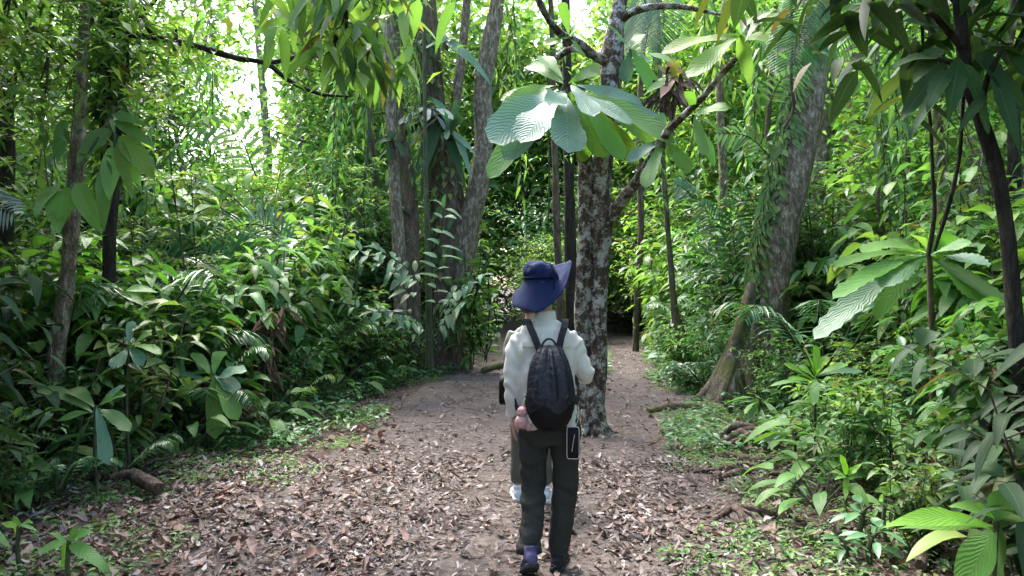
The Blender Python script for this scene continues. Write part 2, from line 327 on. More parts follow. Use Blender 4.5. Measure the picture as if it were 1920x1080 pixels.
# ------------------------------------------------------------------ leaf litter, twigs, ground cover
def scatter(n, x0,x1,y0,y1, keep, seed, pw=1.):
    r=np.random.default_rng(seed); X=[];
    while len(X)<n:
        y=y0+(y1-y0)*r.random()**pw; x=r.uniform(x0,x1)
        if r.random()<keep(x,y): X.append((x,y,h(x,y)))
    return np.array(X), r
def make_litter(name, mat, n, reg, keep, seed, L0, L1, pw=1.6, ns=3):
    P,r=scatter(n,*reg,keep,seed,pw); a=r.uniform(0,6.283,n); tilt=r.normal(0,.22,n)
    D=np.stack([np.cos(a),np.sin(a),tilt],1); Nn=np.stack([r.normal(0,.3,n),r.normal(0,.3,n),np.ones(n)],1)
    P=P+np.stack([np.zeros(n),np.zeros(n),.012+np.abs(tilt)*.04+r.random(n)*.02],1)
    L=L0+(L1-L0)*r.random(n)**2.2
    mb=MB()
    for k,(pf,cu) in enumerate((('ovate',.25),('lance',-.25),('obov',.1),('ovate',-.1))):
        s=slice(k,None,4)
        leaves(mb,P[s],D[s],Nn[s],L[s],L[s]*r.uniform(.2,.5,len(L[s])),ns,pf,droop=r.normal(0,.12,len(L[s])),fold=r.normal(.15,.3,len(L[s])),curl=cu*r.uniform(.2,1.6),wave=.16,rg=r)
    return mb.build(name,mat)
kp=lambda x,y: min(1,max(.35,.75+1.1*noise.noise(Vector((x*.8,y*.8,5.)))+.5*noise.noise(Vector((x*2.5,y*2.5,8.)))))*(.62 if open_d(x,y)>.2 else 1.)*(1 if -.8*y<x<.8*y else .0)*(.5 if (abs(x-.1-.06*(y-4))<.5 and y>3) else 1)
lt=make_litter('leaf_litter',M['litter'],17000,(-8,8,5.5,20),kp,3,.03,.12,1.5); tag(lt,'brown and mauve fallen leaves strewn farther along the trail','leaf litter',kind='stuff')
lt=make_litter('leaf_litter',M['litter'],21000,(-5,5,2.5,6.2),kp,33,.022,.11,1.2,5); tag(lt,'brown and mauve fallen leaves strewn over the trail','leaf litter',kind='stuff')
kr=lambda x,y: (1. if x< -.55-.15*(y-3) and x>-4 else (.25 if x>1 else .03))
lr=make_litter('red_leaf_litter',M['rlitter'],3200,(-4.5,3.6,2.6,9),kr,5,.04,.15,1.6,6); tag(lr,'larger reddish brown fallen leaves heaped on the shaded side','leaf litter',kind='stuff')
P,r=scatter(1500,-5,5,2.7,14,lambda x,y:1.,11,1.6); mb=MB()
for p in P:
    a=r.uniform(0,6.28); l=r.uniform(.05,.28); d=np.array([math.cos(a),math.sin(a),r.normal(0,.08)]); q=p+[0,0,.012]
    tube(mb,[q,q+d*l*.5+[0,0,.01],q+d*l],[.003,.0028,.0015],4,cap=False)
tw=mb.build('fallen_twigs',M['root']); tag(tw,'thin broken twigs among the fallen leaves','twigs',kind='stuff')
def tiny_plants(name, n, reg, keep, seed, mat, sz, hh, pw=1.3, prof='ovate', cnt=7, asp=.5):
    P,r=scatter(n,*reg,keep,seed,pw); mb=MB(); k=cnt
    PP=np.repeat(P,k,0); m=len(PP); a=r.uniform(0,6.28,m); hgt=r.uniform(.2,1,m)*np.repeat(r.uniform(.4,1,n),k)*hh
    rad=r.uniform(0,1,m)*sz*.8
    PP=PP+np.stack([np.cos(a)*rad,np.sin(a)*rad,hgt],1)
    D=np.stack([np.cos(a),np.sin(a),r.uniform(-.2,.7,m)],1); Nn=np.stack([r.normal(0,.35,m),r.normal(0,.35,m),np.ones(m)],1)
    L=sz*r.uniform(.6,1.3,m); leaves(mb,PP,D,Nn,L,L*asp,3,prof,droop=.25,fold=.15)
    return mb.build(name,mat)
def band(x,y):
    d=-float(open_d(x,y)); n=noise.noise(Vector((x*.9,y*.9,2.)))
    return 1. if (d>(((-.75 if x<0 else -.45)+n*.9) if y<9 else -.12+n*.3) and d<3) else 0.
gc=tiny_plants('ground_cover',7000,(-6,6,3.2,17),band,21,M['mid'],.05,.09); tag(gc,'small green creeping leaves carpeting both trail edges','ground cover',kind='stuff')
gc=tiny_plants('ground_cover',3200,(-6,6.,6.5,19),lambda x,y:band(x,y),22,M['blue'],.09,.25); tag(gc,'bluish green low herbs crowding the trail edges','ground cover',kind='stuff')
def gb(x,y):
    n=noise.noise(Vector((x*1.2,y*1.2,6.))); d=-float(open_d(x,y)); return 1. if d>(-.9 if y<9 else -.2) and d<1.2 and n>.1 else 0.
gs=tiny_plants('grass',2600,(-5,5,5,18),gb,23,M['lit'],.11,.03,1.2,'lance',9,.07); tag(gs,'thin pale grass blades tufted along the trail edge','grass',kind='stuff')

# ------------------------------------------------------------------ generic plants (prototypes)
def stem_leaves(mbl, pts, n, L, asp, r, ns=3, prof='ovate', start=.25, droop=.3, spread=1.0, m=0, up=.15):
    pts=np.asarray(pts); k=len(pts)-1; t=start+(1-start)*((np.arange(n)+r.random(n)*.6)/n); t=np.clip(t,0,.999)
    i=(t*k).astype(int); f=(t*k-i)[:,None]; P=pts[i]*(1-f)+pts[i+1]*f; T=nrm(pts[i+1]-pts[i])
    a=np.arange(n)*2.4+r.random()*6; side=np.stack([np.cos(a),np.sin(a),np.zeros(n)],1)
    side=nrm(side-T*np.sum(side*T,1,keepdims=True)*.8)
    D=nrm(side*spread+T*.35+np.stack([np.zeros(n),np.zeros(n),r.normal(up,.25,n)],1))
    Nn=np.stack([r.normal(0,.35,n),r.normal(0,.35,n),np.ones(n)],1)
    LL=L*r.uniform(.65,1.25,n)
    leaves(mbl,P+D*(LL*.12)[:,None],D,Nn,LL,LL*asp*r.uniform(.85,1.15,n),ns,prof,droop=r.uniform(.6,1.4,n)*droop,fold=r.uniform(.05,.3,n),m=m)
def shrub(hgt, nst, twigs, nl, L, asp, mat, seed, ns=3, prof='ovate', stem='stem_b', width=.6, droop=.35):
    r=np.random.default_rng(seed); ms=MB(); ml=MB()
    for s in range(nst):
        a=r.uniform(0,6.28); H=hgt*r.uniform(.6,1); w_=width*hgt*r.uniform(.3,1)*.6
        e=np.array([math.cos(a)*w_,math.sin(a)*w_,H]); b=np.array([math.cos(a)*.05,math.sin(a)*.05,-.05])
        mid=b*.5+e*.5+np.array([r.normal(0,.06),r.normal(0,.06),H*.08]); pts=smooth_path([b,mid,e],8)
        tube(ms,pts,np.linspace(.012,.004,8)*(.6+hgt*.35),5,cap=False)
        stem_leaves(ml,pts,max(3,nl//2),L,asp,r,ns,prof,.35,droop)
        for q in range(twigs):
            t=.2+.8*(q+r.random())/twigs; i=min(int(t*7),6); p=pts[i]+(pts[i+1]-pts[i])*(t*7-i)
            b2=r.uniform(0,6.28); ln=hgt*r.uniform(.15,.34); dd=np.array([math.cos(b2),math.sin(b2),r.uniform(-.1,.8)])
            tp=smooth_path([p,p+dd*ln*.5+[0,0,.02],p+dd*ln+[0,0,-.04*ln]],5)
            tube(ms,tp,np.linspace(.005,.002,5)*(.6+hgt*.25),4,cap=False)
            stem_leaves(ml,tp,nl,L,asp,r,ns,prof,.15,droop)
    return ms,ml
def proto(name, cat, parts):
    e=empty(name,(0,0,-60)); e['category']=cat
    for nm,mb_,mt in parts: mb_.build(nm,mt,e)
    return e
def frond(ms,ml,base,az,ln,rise,r,nlf=26,ll=.3,lw=.03,ns=3,mat=0,bend=.9):
    d=np.array([math.cos(az),math.sin(az)]); t=np.linspace(0,1,10)
    hor=ln*.85*np.sin(t*1.25)/math.sin(1.25); zz=rise*np.sin(t*math.pi*bend*.62)-.25*ln*t**3
    pts=base+np.stack([d[0]*hor,d[1]*hor,zz],1); tube(ms,pts,np.linspace(.014,.003,10)*(.5+ln*.5),5,cap=False)
    k=nlf; tt=.16+.84*np.arange(k)/k; i=np.minimum((tt*9).astype(int),8); f=(tt*9-i)[:,None]; P=pts[i]*(1-f)+pts[i+1]*f; T=nrm(pts[i+1]-pts[i])
    up=np.array([0,0,1.]); S=nrm(np.cross(T,up)); LL=ll*np.sin(np.pi*(.12+.84*tt))**.7
    for sg in (-1,1):
        D=nrm(S*sg*1.0+T*.55+up*r.normal(.05,.08,(k,1))-up*.15); leaves(ml,P,D,np.tile(up,(k,1))+r.normal(0,.12,(k,3)),LL*r.uniform(.85,1.1,k),lw,ns,'lance',droop=.35,fold=.2)
def palm(seed,nf,ln,ll,lw,h0=0.,nlf=26):
    r=np.random.default_rng(seed); ms=MB(); ml=MB()
    if h0: tube(ms,[[0,0,-.1],[.02,0,h0*.5],[0,0,h0]],[.05,.04,.035],8)
    for i in range(nf): frond(ms,ml,np.array([0,0,h0+.02]),i*2.4+r.random(),ln*r.uniform(.75,1.1),ln*r.uniform(.45,1.0),r,nlf,ll,lw)
    return ms,ml
def bigleaf(seed,n,pet,L,asp,prof='ovate',ns=7,wave=.03,tooth=0.,up=(.5,1.4),droop=.5,hs=0.):
    r=np.random.default_rng(seed); ms=MB(); ml=MB()
    if hs: tube(ms,[[0,0,-.05],[.02,.01,hs*.5],[0,0,hs]],[.018,.014,.012],6)
    for i in range(n):
        a=i*2.4+r.random()*.7; z=r.uniform(*up); D=nrm([math.cos(a),math.sin(a),z]); b=np.array([0,0,hs*r.uniform(.6,1) if hs else 0.]); p=pet*r.uniform(.6,1.15)
        e=b+D*p; 
        if p>.03: tube(ms,smooth_path([b,b+D*p*.5+[0,0,p*.08],e],5),[.007,.006,.005,.005,.004],5,cap=False)
        LL=L*r.uniform(.7,1.15); D2=nrm([math.cos(a),math.sin(a),z*.35-.1]); leaves(ml,e,D2,[r.normal(0,.2),r.normal(0,.2),1],LL,LL*asp,ns,prof,droop=droop*r.uniform(.5,1.3),fold=.14,wave=wave,tooth=tooth,rg=r)
    return ms,ml
def sapling(seed,H,nb,nl,L,asp,ns=2,rad=.02,prof='ovate',crown=.45,bl=.9):
    r=np.random.default_rng(seed); ms=MB(); ml=MB(); x,y=r.normal(0,.12,2)*H*.4
    pts=smooth_path([[0,0,-.1],[x*.3+r.normal(0,.05),y*.4,H*.35],[x*.8,y*.7+r.normal(0,.06),H*.7],[x,y,H]],14)
    tube(ms,pts,np.linspace(rad,rad*.3,14),7,rough=.15,seed=seed)
    for i in range(nb):
        t=crown+(1-crown)*(i+r.random())/nb; k=min(int(t*13),12); p=pts[k]; a=i*2.4+r.random(); ln=bl*r.uniform(.5,1.1)*(1.25-t*.6)
        D=np.array([math.cos(a),math.sin(a),r.uniform(.1,.7)]); bp=smooth_path([p,p+D*ln*.5,p+D*ln+[0,0,-.12*ln]],6)
        tube(ms,bp,np.linspace(rad*.3,.003,6),4,cap=False); stem_leaves(ml,bp,nl,L,asp,r,ns,prof,.15,.35)
        for q in range(3):
            pp=bp[2+q]; a2=a+r.normal(0,1.); D2=np.array([math.cos(a2),math.sin(a2),r.uniform(-.2,.5)]); l2=ln*.45
            b2=[pp,pp+D2*l2*.5,pp+D2*l2]; tube(ms,b2,[.004,.003,.002],4,cap=False); stem_leaves(ml,b2,int(nl*.6),L,asp,r,ns,prof,.1,.35)
    return ms,ml
def tree(seed,H,rad,ncl,per,L,cr,z0,spread,ns=1,asp=.48):
    r=np.random.default_rng(seed); ms=MB(); ml=MB(); lean=r.normal(0,.05,2)*H
    pts=smooth_path([[0,0,-.2],[lean[0]*.2,lean[1]*.3,H*.3],[lean[0]*.7,lean[1]*.6,H*.65],[lean[0],lean[1],H]],18)
    tube(ms,pts,np.linspace(1,.35,18)*rad*np.concatenate([[1.5,1.2],np.ones(16)]),10,rough=.2,seed=seed)
    for i in range(ncl):
        z=z0+(H*1.08-z0)*(i+r.random())/ncl; k=min(int(z/H*17),17); p=pts[k]; a=i*2.4+r.random(); ln=spread*r.uniform(.35,1.1)*(1.15-.45*z/H)
        e=p+np.array([math.cos(a)*ln,math.sin(a)*ln,ln*r.uniform(.0,.6)]); bp=smooth_path([p,(p+e)/2+[0,0,-.05*ln],e],6)
        tube(ms,bp,np.linspace(rad*.3,.012,6),5,cap=False)
        m=per; c=bp[r.integers(3,6,m)]+r.normal(0,1,(m,3))*np.array([cr,cr,cr*.55])
        aa=r.uniform(0,6.28,m); D=np.stack([np.cos(aa),np.sin(aa),r.normal(-.15,.35,m)],1); Nn=np.stack([r.normal(0,.45,m),r.normal(0,.45,m),np.ones(m)],1)
        LL=L*r.uniform(.6,1.3,m); leaves(ml,c,D,Nn,LL,LL*asp,ns,'ovate',droop=.3,fold=.15)
    return ms,ml

PR={}
def reg(key,name,cat,look,ms,ml,lm,sm='stem_b',trunk=False,R_=.5):
    e=proto(name,cat,[('trunk' if trunk else 'stem',ms,M[sm]),('crown' if trunk else 'foliage',ml,M[lm])])
    PR[key]=dict(o=e,look=look,used=False,name=name,R=R_); return e
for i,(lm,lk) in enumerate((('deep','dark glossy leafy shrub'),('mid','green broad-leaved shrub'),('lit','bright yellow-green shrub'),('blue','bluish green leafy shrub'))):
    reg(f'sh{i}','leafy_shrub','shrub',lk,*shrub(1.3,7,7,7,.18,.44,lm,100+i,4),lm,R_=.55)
for i,(lm,lk) in enumerate((('deep','dark small-leaved bush'),('mid','green small-leaved bush'),('lit','sunlit-coloured small-leaved bush'))):
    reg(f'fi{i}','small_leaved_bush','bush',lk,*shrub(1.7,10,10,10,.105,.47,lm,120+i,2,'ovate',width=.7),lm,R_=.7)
for i,(lm,lk) in enumerate((('deep','tall dark thicket bush'),('mid','tall green thicket bush'),('lit','tall sunlit-coloured thicket bush'),('blue','tall bluish thicket bush'))):
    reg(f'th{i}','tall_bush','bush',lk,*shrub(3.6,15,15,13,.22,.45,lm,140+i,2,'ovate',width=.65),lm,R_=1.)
for i,(lm,lk) in enumerate((('broad','tall bush of wide leaves'),('mid','tall soft-leaved bush'))):
    reg(f'tb{i}','tall_bush','bush',lk,*shrub(2.6,10,8,8,.34,.55,lm,150+i,4,'ovate',width=.65,droop=.5),lm,R_=.9)
reg('db0','shade_coloured_bush','bush','dark bush of wide shade-coloured leaves',*shrub(1.9,9,8,7,.25,.52,'dark',159,6,'ovate',width=.6,droop=.6),'dark',R_=.5)  # its shade is painted into the dark leaf colour
for i,(lm,lk) in enumerate((('mid','hanging leafy creeper'),('deep','dark hanging creeper'))):
    r0=np.random.default_rng(155+i); ms_,ml_=MB(),MB()
    for q in range(4):
        s_=smooth_path([[r0.normal(0,.12),r0.normal(0,.12),0],[r0.normal(0,.15),r0.normal(0,.15),-1.2],[r0.normal(0,.2),r0.normal(0,.2),-r0.uniform(2,3.4)]],12); tube(ms_,s_,.007,5); stem_leaves(ml_,s_,34,.15,.5,r0,3,'ovate',.02,.7,up=-.5)
    reg(f'cr{i}','hanging_creeper','creeper',lk,ms_,ml_,lm,'stem_b',R_=.2)
for i,(lm,lk) in enumerate((('frond','feathery green fern'),('lit','pale green fern'))):
    reg(f'fe{i}','fern','fern',lk,*palm(160+i,9,.75,.13,.022,0,24),lm,'stem_g',R_=.4)
for i,(lm,lk) in enumerate((('frond','young arching palm'),('blue','young bluish palm'))):
    reg(f'pa{i}','young_palm','palm',lk,*palm(170+i,8,1.9,.42,.038,.25,26),lm,'stem_g',R_=.8)
for i,(lm,lk) in enumerate((('broad','broad-leaved plant with long stalks'),('deep','dark plant with large drooping leaves'),('teal','plant with large blue-green leaves'))):
    reg(f'bi{i}','broadleaf_plant','plant',lk,*bigleaf(180+i,13,.5,.36,.5),lm,'stem_g',R_=.5)
for i,(lm,lk) in enumerate((('broad','rosette of long pointed leaves'),('lime','bright green rosette plant'))):
    reg(f'ro{i}','rosette_plant','plant',lk,*bigleaf(190+i,15,.1,.42,.26,'obov',7,.02,0,(.15,1.2),.45,.35),lm,'stem_g',R_=.4)
for i,(lm,lk) in enumerate((('mid','slender green sapling'),('lit','slender light green sapling'),('deep','slender dark-leaved sapling'))):
    reg(f'sa{i}','sapling','sapling',lk,*sapling(200+i,4.2+i*.6,16,9,.18,.42,2),lm,'stem_b',R_=.3)
for i,(lm,lk) in enumerate((('mid','small green seedling'),('lime','small bright green seedling'),('blue','small bluish green seedling'))):
    reg(f'se{i}','seedling','seedling',lk,*bigleaf(210+i,8,.05,.13,.42,'ovate',5,.02,0,(.1,1.),.35,.16),lm,'stem_g',R_=.12)
for i,(lm,sm,lk) in enumerate((('mid','bark_pale','pale-trunked tree'),('deep','bark_brown','dark-crowned tree'),('lit','bark_pale','light green tree'),('mid','bark_brown','brown-trunked tree'))):
    reg(f'tr{i}','forest_tree','tree',lk,*tree(220+i,9+i*.4,.10+.02*i,52,230,.25,.6,.8,2.5),lm,sm,True,R_=.5)

# landmarks on which labels lean
LM=[((1.0,7.5),'the forked trail tree'),((3.1,9.2),'the leaning tree'),((-1.25,13.4),'the thick limbed trunk'),((-2.2,12.),'the pale slender trunk'),
    ((-4.6,7.5),'the pale lichened trunk'),((-3.5,6.2),'the creeper-clad trunk'),((-3.0,5.2),'the fallen log'),((2.8,4.0),'the black crooked tree'),
    ((2.6,7.4),'the exposed roots'),((2.9,11.8),'the mossy stump trunk'),((1.0,17),'the dark far trunk'),((4.3,14),'the white slender trunk'),((7.6,15),'the wide brown trunk'),
    ((-1.6,10.),'the feather-leaved sapling'),((3.2,5.2),'the toothed-leaf plant'),((-.4,24),'the far trail bend'),((2.8,20),'the side trail end'),((-3.2,8.4),'the withered stalks'),((-7,12),'the sunlit clearing edge')]
placed=[]
def put(key,x,y,sc=1.,rz=None,z=None,label=None,tilt=(0,0),group=None):
    p=PR[key]; zz=h(x,y)-.02 if z is None else z; rz=rng.uniform(0,6.28) if rz is None else rz
    if not p['used']:
        o=p['o']; o.location=(x,y,zz); o.rotation_euler=(tilt[0],tilt[1],rz); o.scale=(sc,sc,sc); p['used']=True
    else: o=copy_tree(p['o'],(x,y,zz),rz,sc,tilt)
    if label: o['label']=label
    if group: o['group']=group
    placed.append((o,p,x,y,sc,label)); return o
ORD=['first','second','third','fourth','fifth','sixth','seventh','eighth','ninth','tenth','eleventh','twelfth','thirteenth','fourteenth','fifteenth','sixteenth','seventeenth','eighteenth','nineteenth','twentieth']
def finish_labels():
    cells={}
    for o,p,x,y,sc,lb in placed:
        o['category']=o.get('category') or 'plant'; 
        if 'group' not in o: o['group']={'shrub':'leafy shrubs filling both banks','bush':'bushes massed behind the trail','fern':'ferns on the forest floor','palm':'young palms under the trees','plant':'large-leaved plants on the banks','sapling':'saplings among the trees','seedling':'seedlings sprouting beside the trail','tree':'forest trees around the trail','creeper':'creepers hanging from the canopy'}[o['category']]
        if lb: continue
        d=sorted((math.hypot(x-a,y-b),n,a,b) for (a,b),n in LM)[0]; dist,n,a,b=d
        size='' if .88<sc<1.15 else ('big ' if sc>=1.15 else 'low ')
        rel='close by' if dist<.7 else ('behind' if y-b>abs(x-a) else ('before' if b-y>abs(x-a) else ('on the trail side of' if (x-a)*(-1 if a>1 else 1)>0 else 'away from the trail past')))
        key=(size+(p['look'] if len(p['look'].split())<6 else p['look'].replace(' with long stalks','').replace('plant with large','large-leaved').replace(' drooping leaves',' drooping plant')),rel,n); cells.setdefault(key,[]).append((dist,o))
    for (lk,rel,n),v in cells.items():
        v.sort(key=lambda q:q[0])
        for i,(dd,o) in enumerate(v):
            o['label']=(f'{lk} {rel} {n}' if len(v)==1 else f'{ORD[min(i,19)]} {lk} {rel} {n}')
for i_,(x_,y_) in enumerate(((-1.9,3.35),(-1.45,3.9),(-2.3,4.2),(-1.0,3.3),(-1.7,4.7),(1.15,3.2),(1.5,4.3),(-.6,4.1),(-2.6,4.9),(1.2,5.2))):
    mb=MB(); a_=i_*2.1; leaves(mb,[[0,0,.02]],[[math.cos(a_),math.sin(a_),.12]],[[.1,-.3,1]],.12+.025*(i_%3),.055,10,('ovate','obov')[i_%2],droop=.2,fold=.35,curl=.5,wave=.12)
    o=mb.build('dead_leaf',M['rlitter' if i_%3 else 'litter']); o.location=(x_,y_,h(x_,y_)+.015); tag(o,'large curled dead leaf lying on top of the litter','leaf','large dead leaves on the litter')
# ------------------------------------------------------------------ trees one can tell apart
def trunk_px(ms, pts, n=24, k=14, **kw):     # pts: (px, py, Y, half width in px)
    a=np.array([[*W(p[0],p[1],p[2]), p[3]/F_PX*p[2]] for p in pts]); s=smooth_path(a,n) if len(a)>2 else np.array([a[0]+(a[1]-a[0])*t for t in np.linspace(0,1,n)])
    tube(ms,s[:,:3],np.maximum(s[:,3],.004),k,**kw); return s
def to_ground(p):                            # prolong the first point down into the soil
    x,y,z=W(p[0],p[1],p[2]); return p
def thing_at(name,x,y,label,cat,group=None):
    return empty(name,(0,0,0),0,label,cat,group)
def big_leaf(parent, mat, base, tip, width, prof='obov', ns=18, name='leaf', droop=.12, fold=.1, nrmv=None, wave=.055, tooth=0.):
    B=W(*base); T=W(*tip); D=T-B; L=np.linalg.norm(D); Dn=D/L; Dn2=nrm(Dn+np.array([0,0,droop]))
    Nn=np.array([0,-.55,.85]) if nrmv is None else np.array(nrmv,float)
    mb=MB(); leaves(mb,B,Dn2,Nn,L,width/F_PX*base[2],ns,prof,droop=droop,fold=fold,wave=wave,tooth=tooth,rag=.07); return mb.build(name,M[mat],parent)

# --- forked tree in the middle of the trail
ct=empty('forked_tree',(0,0,0),0,'twin-stemmed tree with white lichen patches standing in the middle of the trail','tree')
mb=MB(); Yc=7.46
trunk_px(mb,[(1084,830,Yc,26),(1091,800,Yc,19),(1094,700,Yc,15),(1091,600,Yc,15),(1095,500,Yc,16),(1100,420,Yc,16),(1101,350,Yc,16),(1097,300,Yc,15),(1086,275,Yc-.1,12),(1062,262,Yc-.25,9)],30,16,rough=.3,seed=1)
trunk_px(mb,[(1128,832,Yc-.07,24),(1118,795,Yc-.06,19),(1121,700,Yc-.04,16),(1122,600,Yc-.05,16),(1127,500,Yc-.05,15),(1128,430,Yc-.06,19),(1124,340,Yc,19),(1136,270,Yc,18),(1144,180,Yc,19),(1147,110,Yc,20),(1155,50,Yc,15),(1168,-30,Yc,13),(1180,-180,Yc,11),(1170,-420,Yc+.2,9)],40,16,rough=.3,seed=2)
mb.build('trunk',M['bark_patch'],ct)
for nm,pp in (('branch',[(1128,432,Yc-.05,13),(1160,385,Yc-.25,11),(1192,343,Yc-.5,10),(1255,243,Yc-.9,7.5),(1312,188,Yc-1.2,7),(1360,130,Yc-1.4,6),(1388,100,Yc-1.5,5),(1402,45,Yc-1.5,4)]),
              ('branch',[(1145,118,Yc,12),(1112,103,Yc-.1,8),(1088,82,Yc-.2,7.5),(1052,64,Yc-.35,7.5),(1030,38,Yc-.5,7),(1014,10,Yc-.6,7),(1002,-30,Yc-.7,6)]),
              ('branch',[(1160,42,Yc,9),(1182,24,Yc-.1,7),(1212,14,Yc-.2,6.5),(1262,12,Yc-.3,6),(1302,17,Yc-.4,4.5),(1352,28,Yc-.5,2)]),
              ('branch',[(1112,104,Yc-.1,7),(1072,92,Yc+.1,7),(1048,106,Yc+.25,6),(1030,128,Yc+.4,4)])):
    mb=MB(); trunk_px(mb,pp,22,9,rough=.25,seed=len(pp)); mb.build(nm,M['bark_patch'],ct)
mb=MB()
for az,ln in ((3.3,.35),(4.2,.3),(5.1,.38),(6.0,.3),(1.2,.3)):
    c=np.array([(1106-960)/F_PX*Yc,Yc-.02,0.]); c[2]=h(c[0],c[1]); d=np.array([math.cos(az),math.sin(az),0]); tube(mb,smooth_path([c+d*.08+[0,0,.26],c+d*.15+[0,0,.08],c+d*ln+[0,0,-.03]],8),np.linspace(.075,.03,8),9,rough=.3,seed=int(az*7))
mb.build('root_flare',M['bark_patch'],ct)
# --- big-leaved plant perched on it
ep=empty('giant_leaf_rosette',(0,0,0),0,'rosette of giant ribbed leaves perched in the forked tree above the hat','epiphyte')
mb=MB(); trunk_px(mb,[(1068,262,7.2,7),(1062,215,7.1,7),(1058,165,7.05,6)],8,8); mb.build('stem',M['stem_b'],ep)
Yl=7.0
for mat,b,t,wd in (('teal',(1046,168,Yl),(928,262,Yl-.3),96),('teal',(1050,176,Yl-.1),(984,262,Yl-.5),78),('teal',(1062,184,Yl-.15),(1064,278,Yl-.6),80),('broad',(1040,165,Yl+.1),(948,205,Yl+.1),60),
    ('giant',(1066,175,Yl+.1),(1128,285,Yl-.1),54),('broad',(1040,180,Yl+.25),(928,322,Yl+.2),62),('giant',(1048,160,Yl+.1),(938,186,Yl+.3),34),
    ('teal',(1072,168,Yl-.1),(1175,232,Yl-.5),40),('broad',(1078,166,Yl),(1254,262,Yl-.4),42),('teal',(1072,158,Yl+.1),(1200,196,Yl),34),
    ('broad',(1058,158,Yl+.15),(985,118,Yl+.6),34),('teal',(1060,172,Yl-.15),(1034,196,Yl-.5),50),('broad',(1066,156,Yl+.15),(1140,128,Yl+.7),40),('giant',(1070,172,Yl),(1095,292,Yl+.25),46),('broad',(1076,166,Yl+.1),(1215,262,Yl+.2),40),('teal',(1044,172,Yl+.15),(955,290,Yl+.1),60),('broad',(1082,176,Yl-.05),(1160,290,Yl-.2),44),('giant',(1090,178,Yl+.1),(1190,300,Yl+.3),40),('teal',(1100,180,Yl),(1238,232,Yl-.2),36),('broad',(1056,150,Yl+.2),(1010,100,Yl+.5),36),('teal',(1070,160,Yl-.2),(1110,215,Yl-.6),48)):
    big_leaf(ep,mat,b,t,wd,nrmv=(rng.normal(0,.25),-.9+rng.normal(0,.12),.45))
for name,label,cx,cyy,Y,ls in (
  ('giant_leaf_sprig','yellow-green long ribbed leaves hanging at the end of the long diagonal branch',1388,66,5.9,[('gold',(1240,98),50),('gold',(1298,142),50),('gold',(1345,92),38),('lit',(1405,152),38),('gold',(1432,78),50),('lit',(1352,20),40),('gold',(1455,20),52),('gold',(1398,-40),40),('broad',(1470,110),40)]),
  ('giant_leaf_sprig','ribbed leaf sprig midway along the long diagonal branch',1300,215,6.4,[('broad',(1318,285),34),('giant',(1368,200),34),('giant',(1352,250),30),('broad',(1290,168),26),('teal',(1262,238),28),('broad',(1335,305),36)]),
  ('giant_leaf_sprig','dark ribbed leaf sprig low on the long diagonal branch',1245,262,6.7,[('broad',(1212,345),34),('teal',(1180,300),30),('broad',(1258,330),32),('giant',(1290,318),34),('deep',(1235,205),26)]),
  ('giant_leaf_sprig','blue-green leaf sprig beside the upper twin trunk',1182,92,7.3,[('teal',(1245,140),40),('broad',(1225,165),34),('teal',(1172,148),30),('broad',(1258,118),34),('deep',(1120,30),26),('broad',(1205,60),26)]),
  ('giant_leaf_sprig','small upright dark leaves on the upper curved branch',1068,70,7.1,[('broad',(1050,-5),24),('broad',(1105,10),24),('giant',(1022,84),24),('broad',(1092,104),20)])):
    e=empty(name,(0,0,0),0,label,'leaf sprig','leaf sprigs on the forked tree')
    m_=MB(); trunk_px(m_,[(cx,cyy+14,Y+.1,4),(cx,cyy,Y,3)],4,6); m_.build('stem',M['stem_b'],e)
    for mat,(tx,ty),wd in ls: big_leaf(e,mat,(cx,cyy,Y),(tx,ty,Y+rng.uniform(-.35,.3)),wd,'obov' if mat!='lit' else 'ovate',nrmv=(rng.normal(0,.3),-.7,.7))
# bromeliad with pink withered leaves
e=empty('bromeliad',(0,0,0),0,'bromeliad with hanging pinkish withered leaves high beside the twin trunk','plant')
m_=MB(); leaves(m_,W(1262,160,7.2)+rng.normal(0,.08,(60,3)),nrm(rng.normal(0,1,(60,3))+[0,0,-.6]),[0,-1,.3],.28,.035,4,'lance',droop=.6); m_.build('root_ball',M['root'],e)
for (tx,ty),wd,mt in (((1240,182),22,'pink'),((1290,165),20,'pink'),((1286,196),16,'pink'),((1228,118),20,'pink'),((1275,108),22,'yellow'),((1306,128),18,'yellow'),((1215,160),16,'broad'),((1254,100),18,'pink'),((1210,178),18,'lit')):
    big_leaf(e,mt,(1262,145,7.15),(tx,ty,7.15+rng.uniform(-.3,.1)),wd,'lance',10)
# --- leaning buttressed tree
lt_=empty('leaning_tree',(0,0,0),0,'big leaning tree with pale bark and a mossy buttressed foot beside the trail','tree')
mb=MB(); Y=9.2
am=np.array([.6,.5,.35,.22,.12]+[.06]*19)
trunk_px(mb,[(1396,800,Y,56),(1398,745,Y,46),(1408,700,Y,40),(1422,650,Y,37),(1438,594,Y+.05,35),(1455,475,Y+.1,34),(1490,298,Y+.2,33),(1514,180,Y+.3,32),(1535,40,Y+.4,28),(1560,-150,Y+.5,24),(1590,-420,Y+.6,18)],24,28,lobes=5,lobe_amp=am,rough=.16,seed=5)
mb.build('trunk',M['bark_pale'],lt_)
mb=MB()
for az,ln,rr in ((3.7,.75,.10),(4.6,.6,.10),(5.5,.8,.10),(2.8,.8,.12),(.3,.7,.09)):
    c=np.array([3.08,9.15,.0]); d=np.array([math.cos(az),math.sin(az),0]); 
    tube(mb,smooth_path([c+d*.15+[0,0,.75],c+d*.38+[0,0,.28],c+d*ln*.7+[0,0,.08],c+d*ln+[0,0,-.06]],10),np.linspace(rr,rr*.4,10),10,rough=.3,seed=int(az*9))
mb.build('buttress_root',M['bark_moss'],lt_)
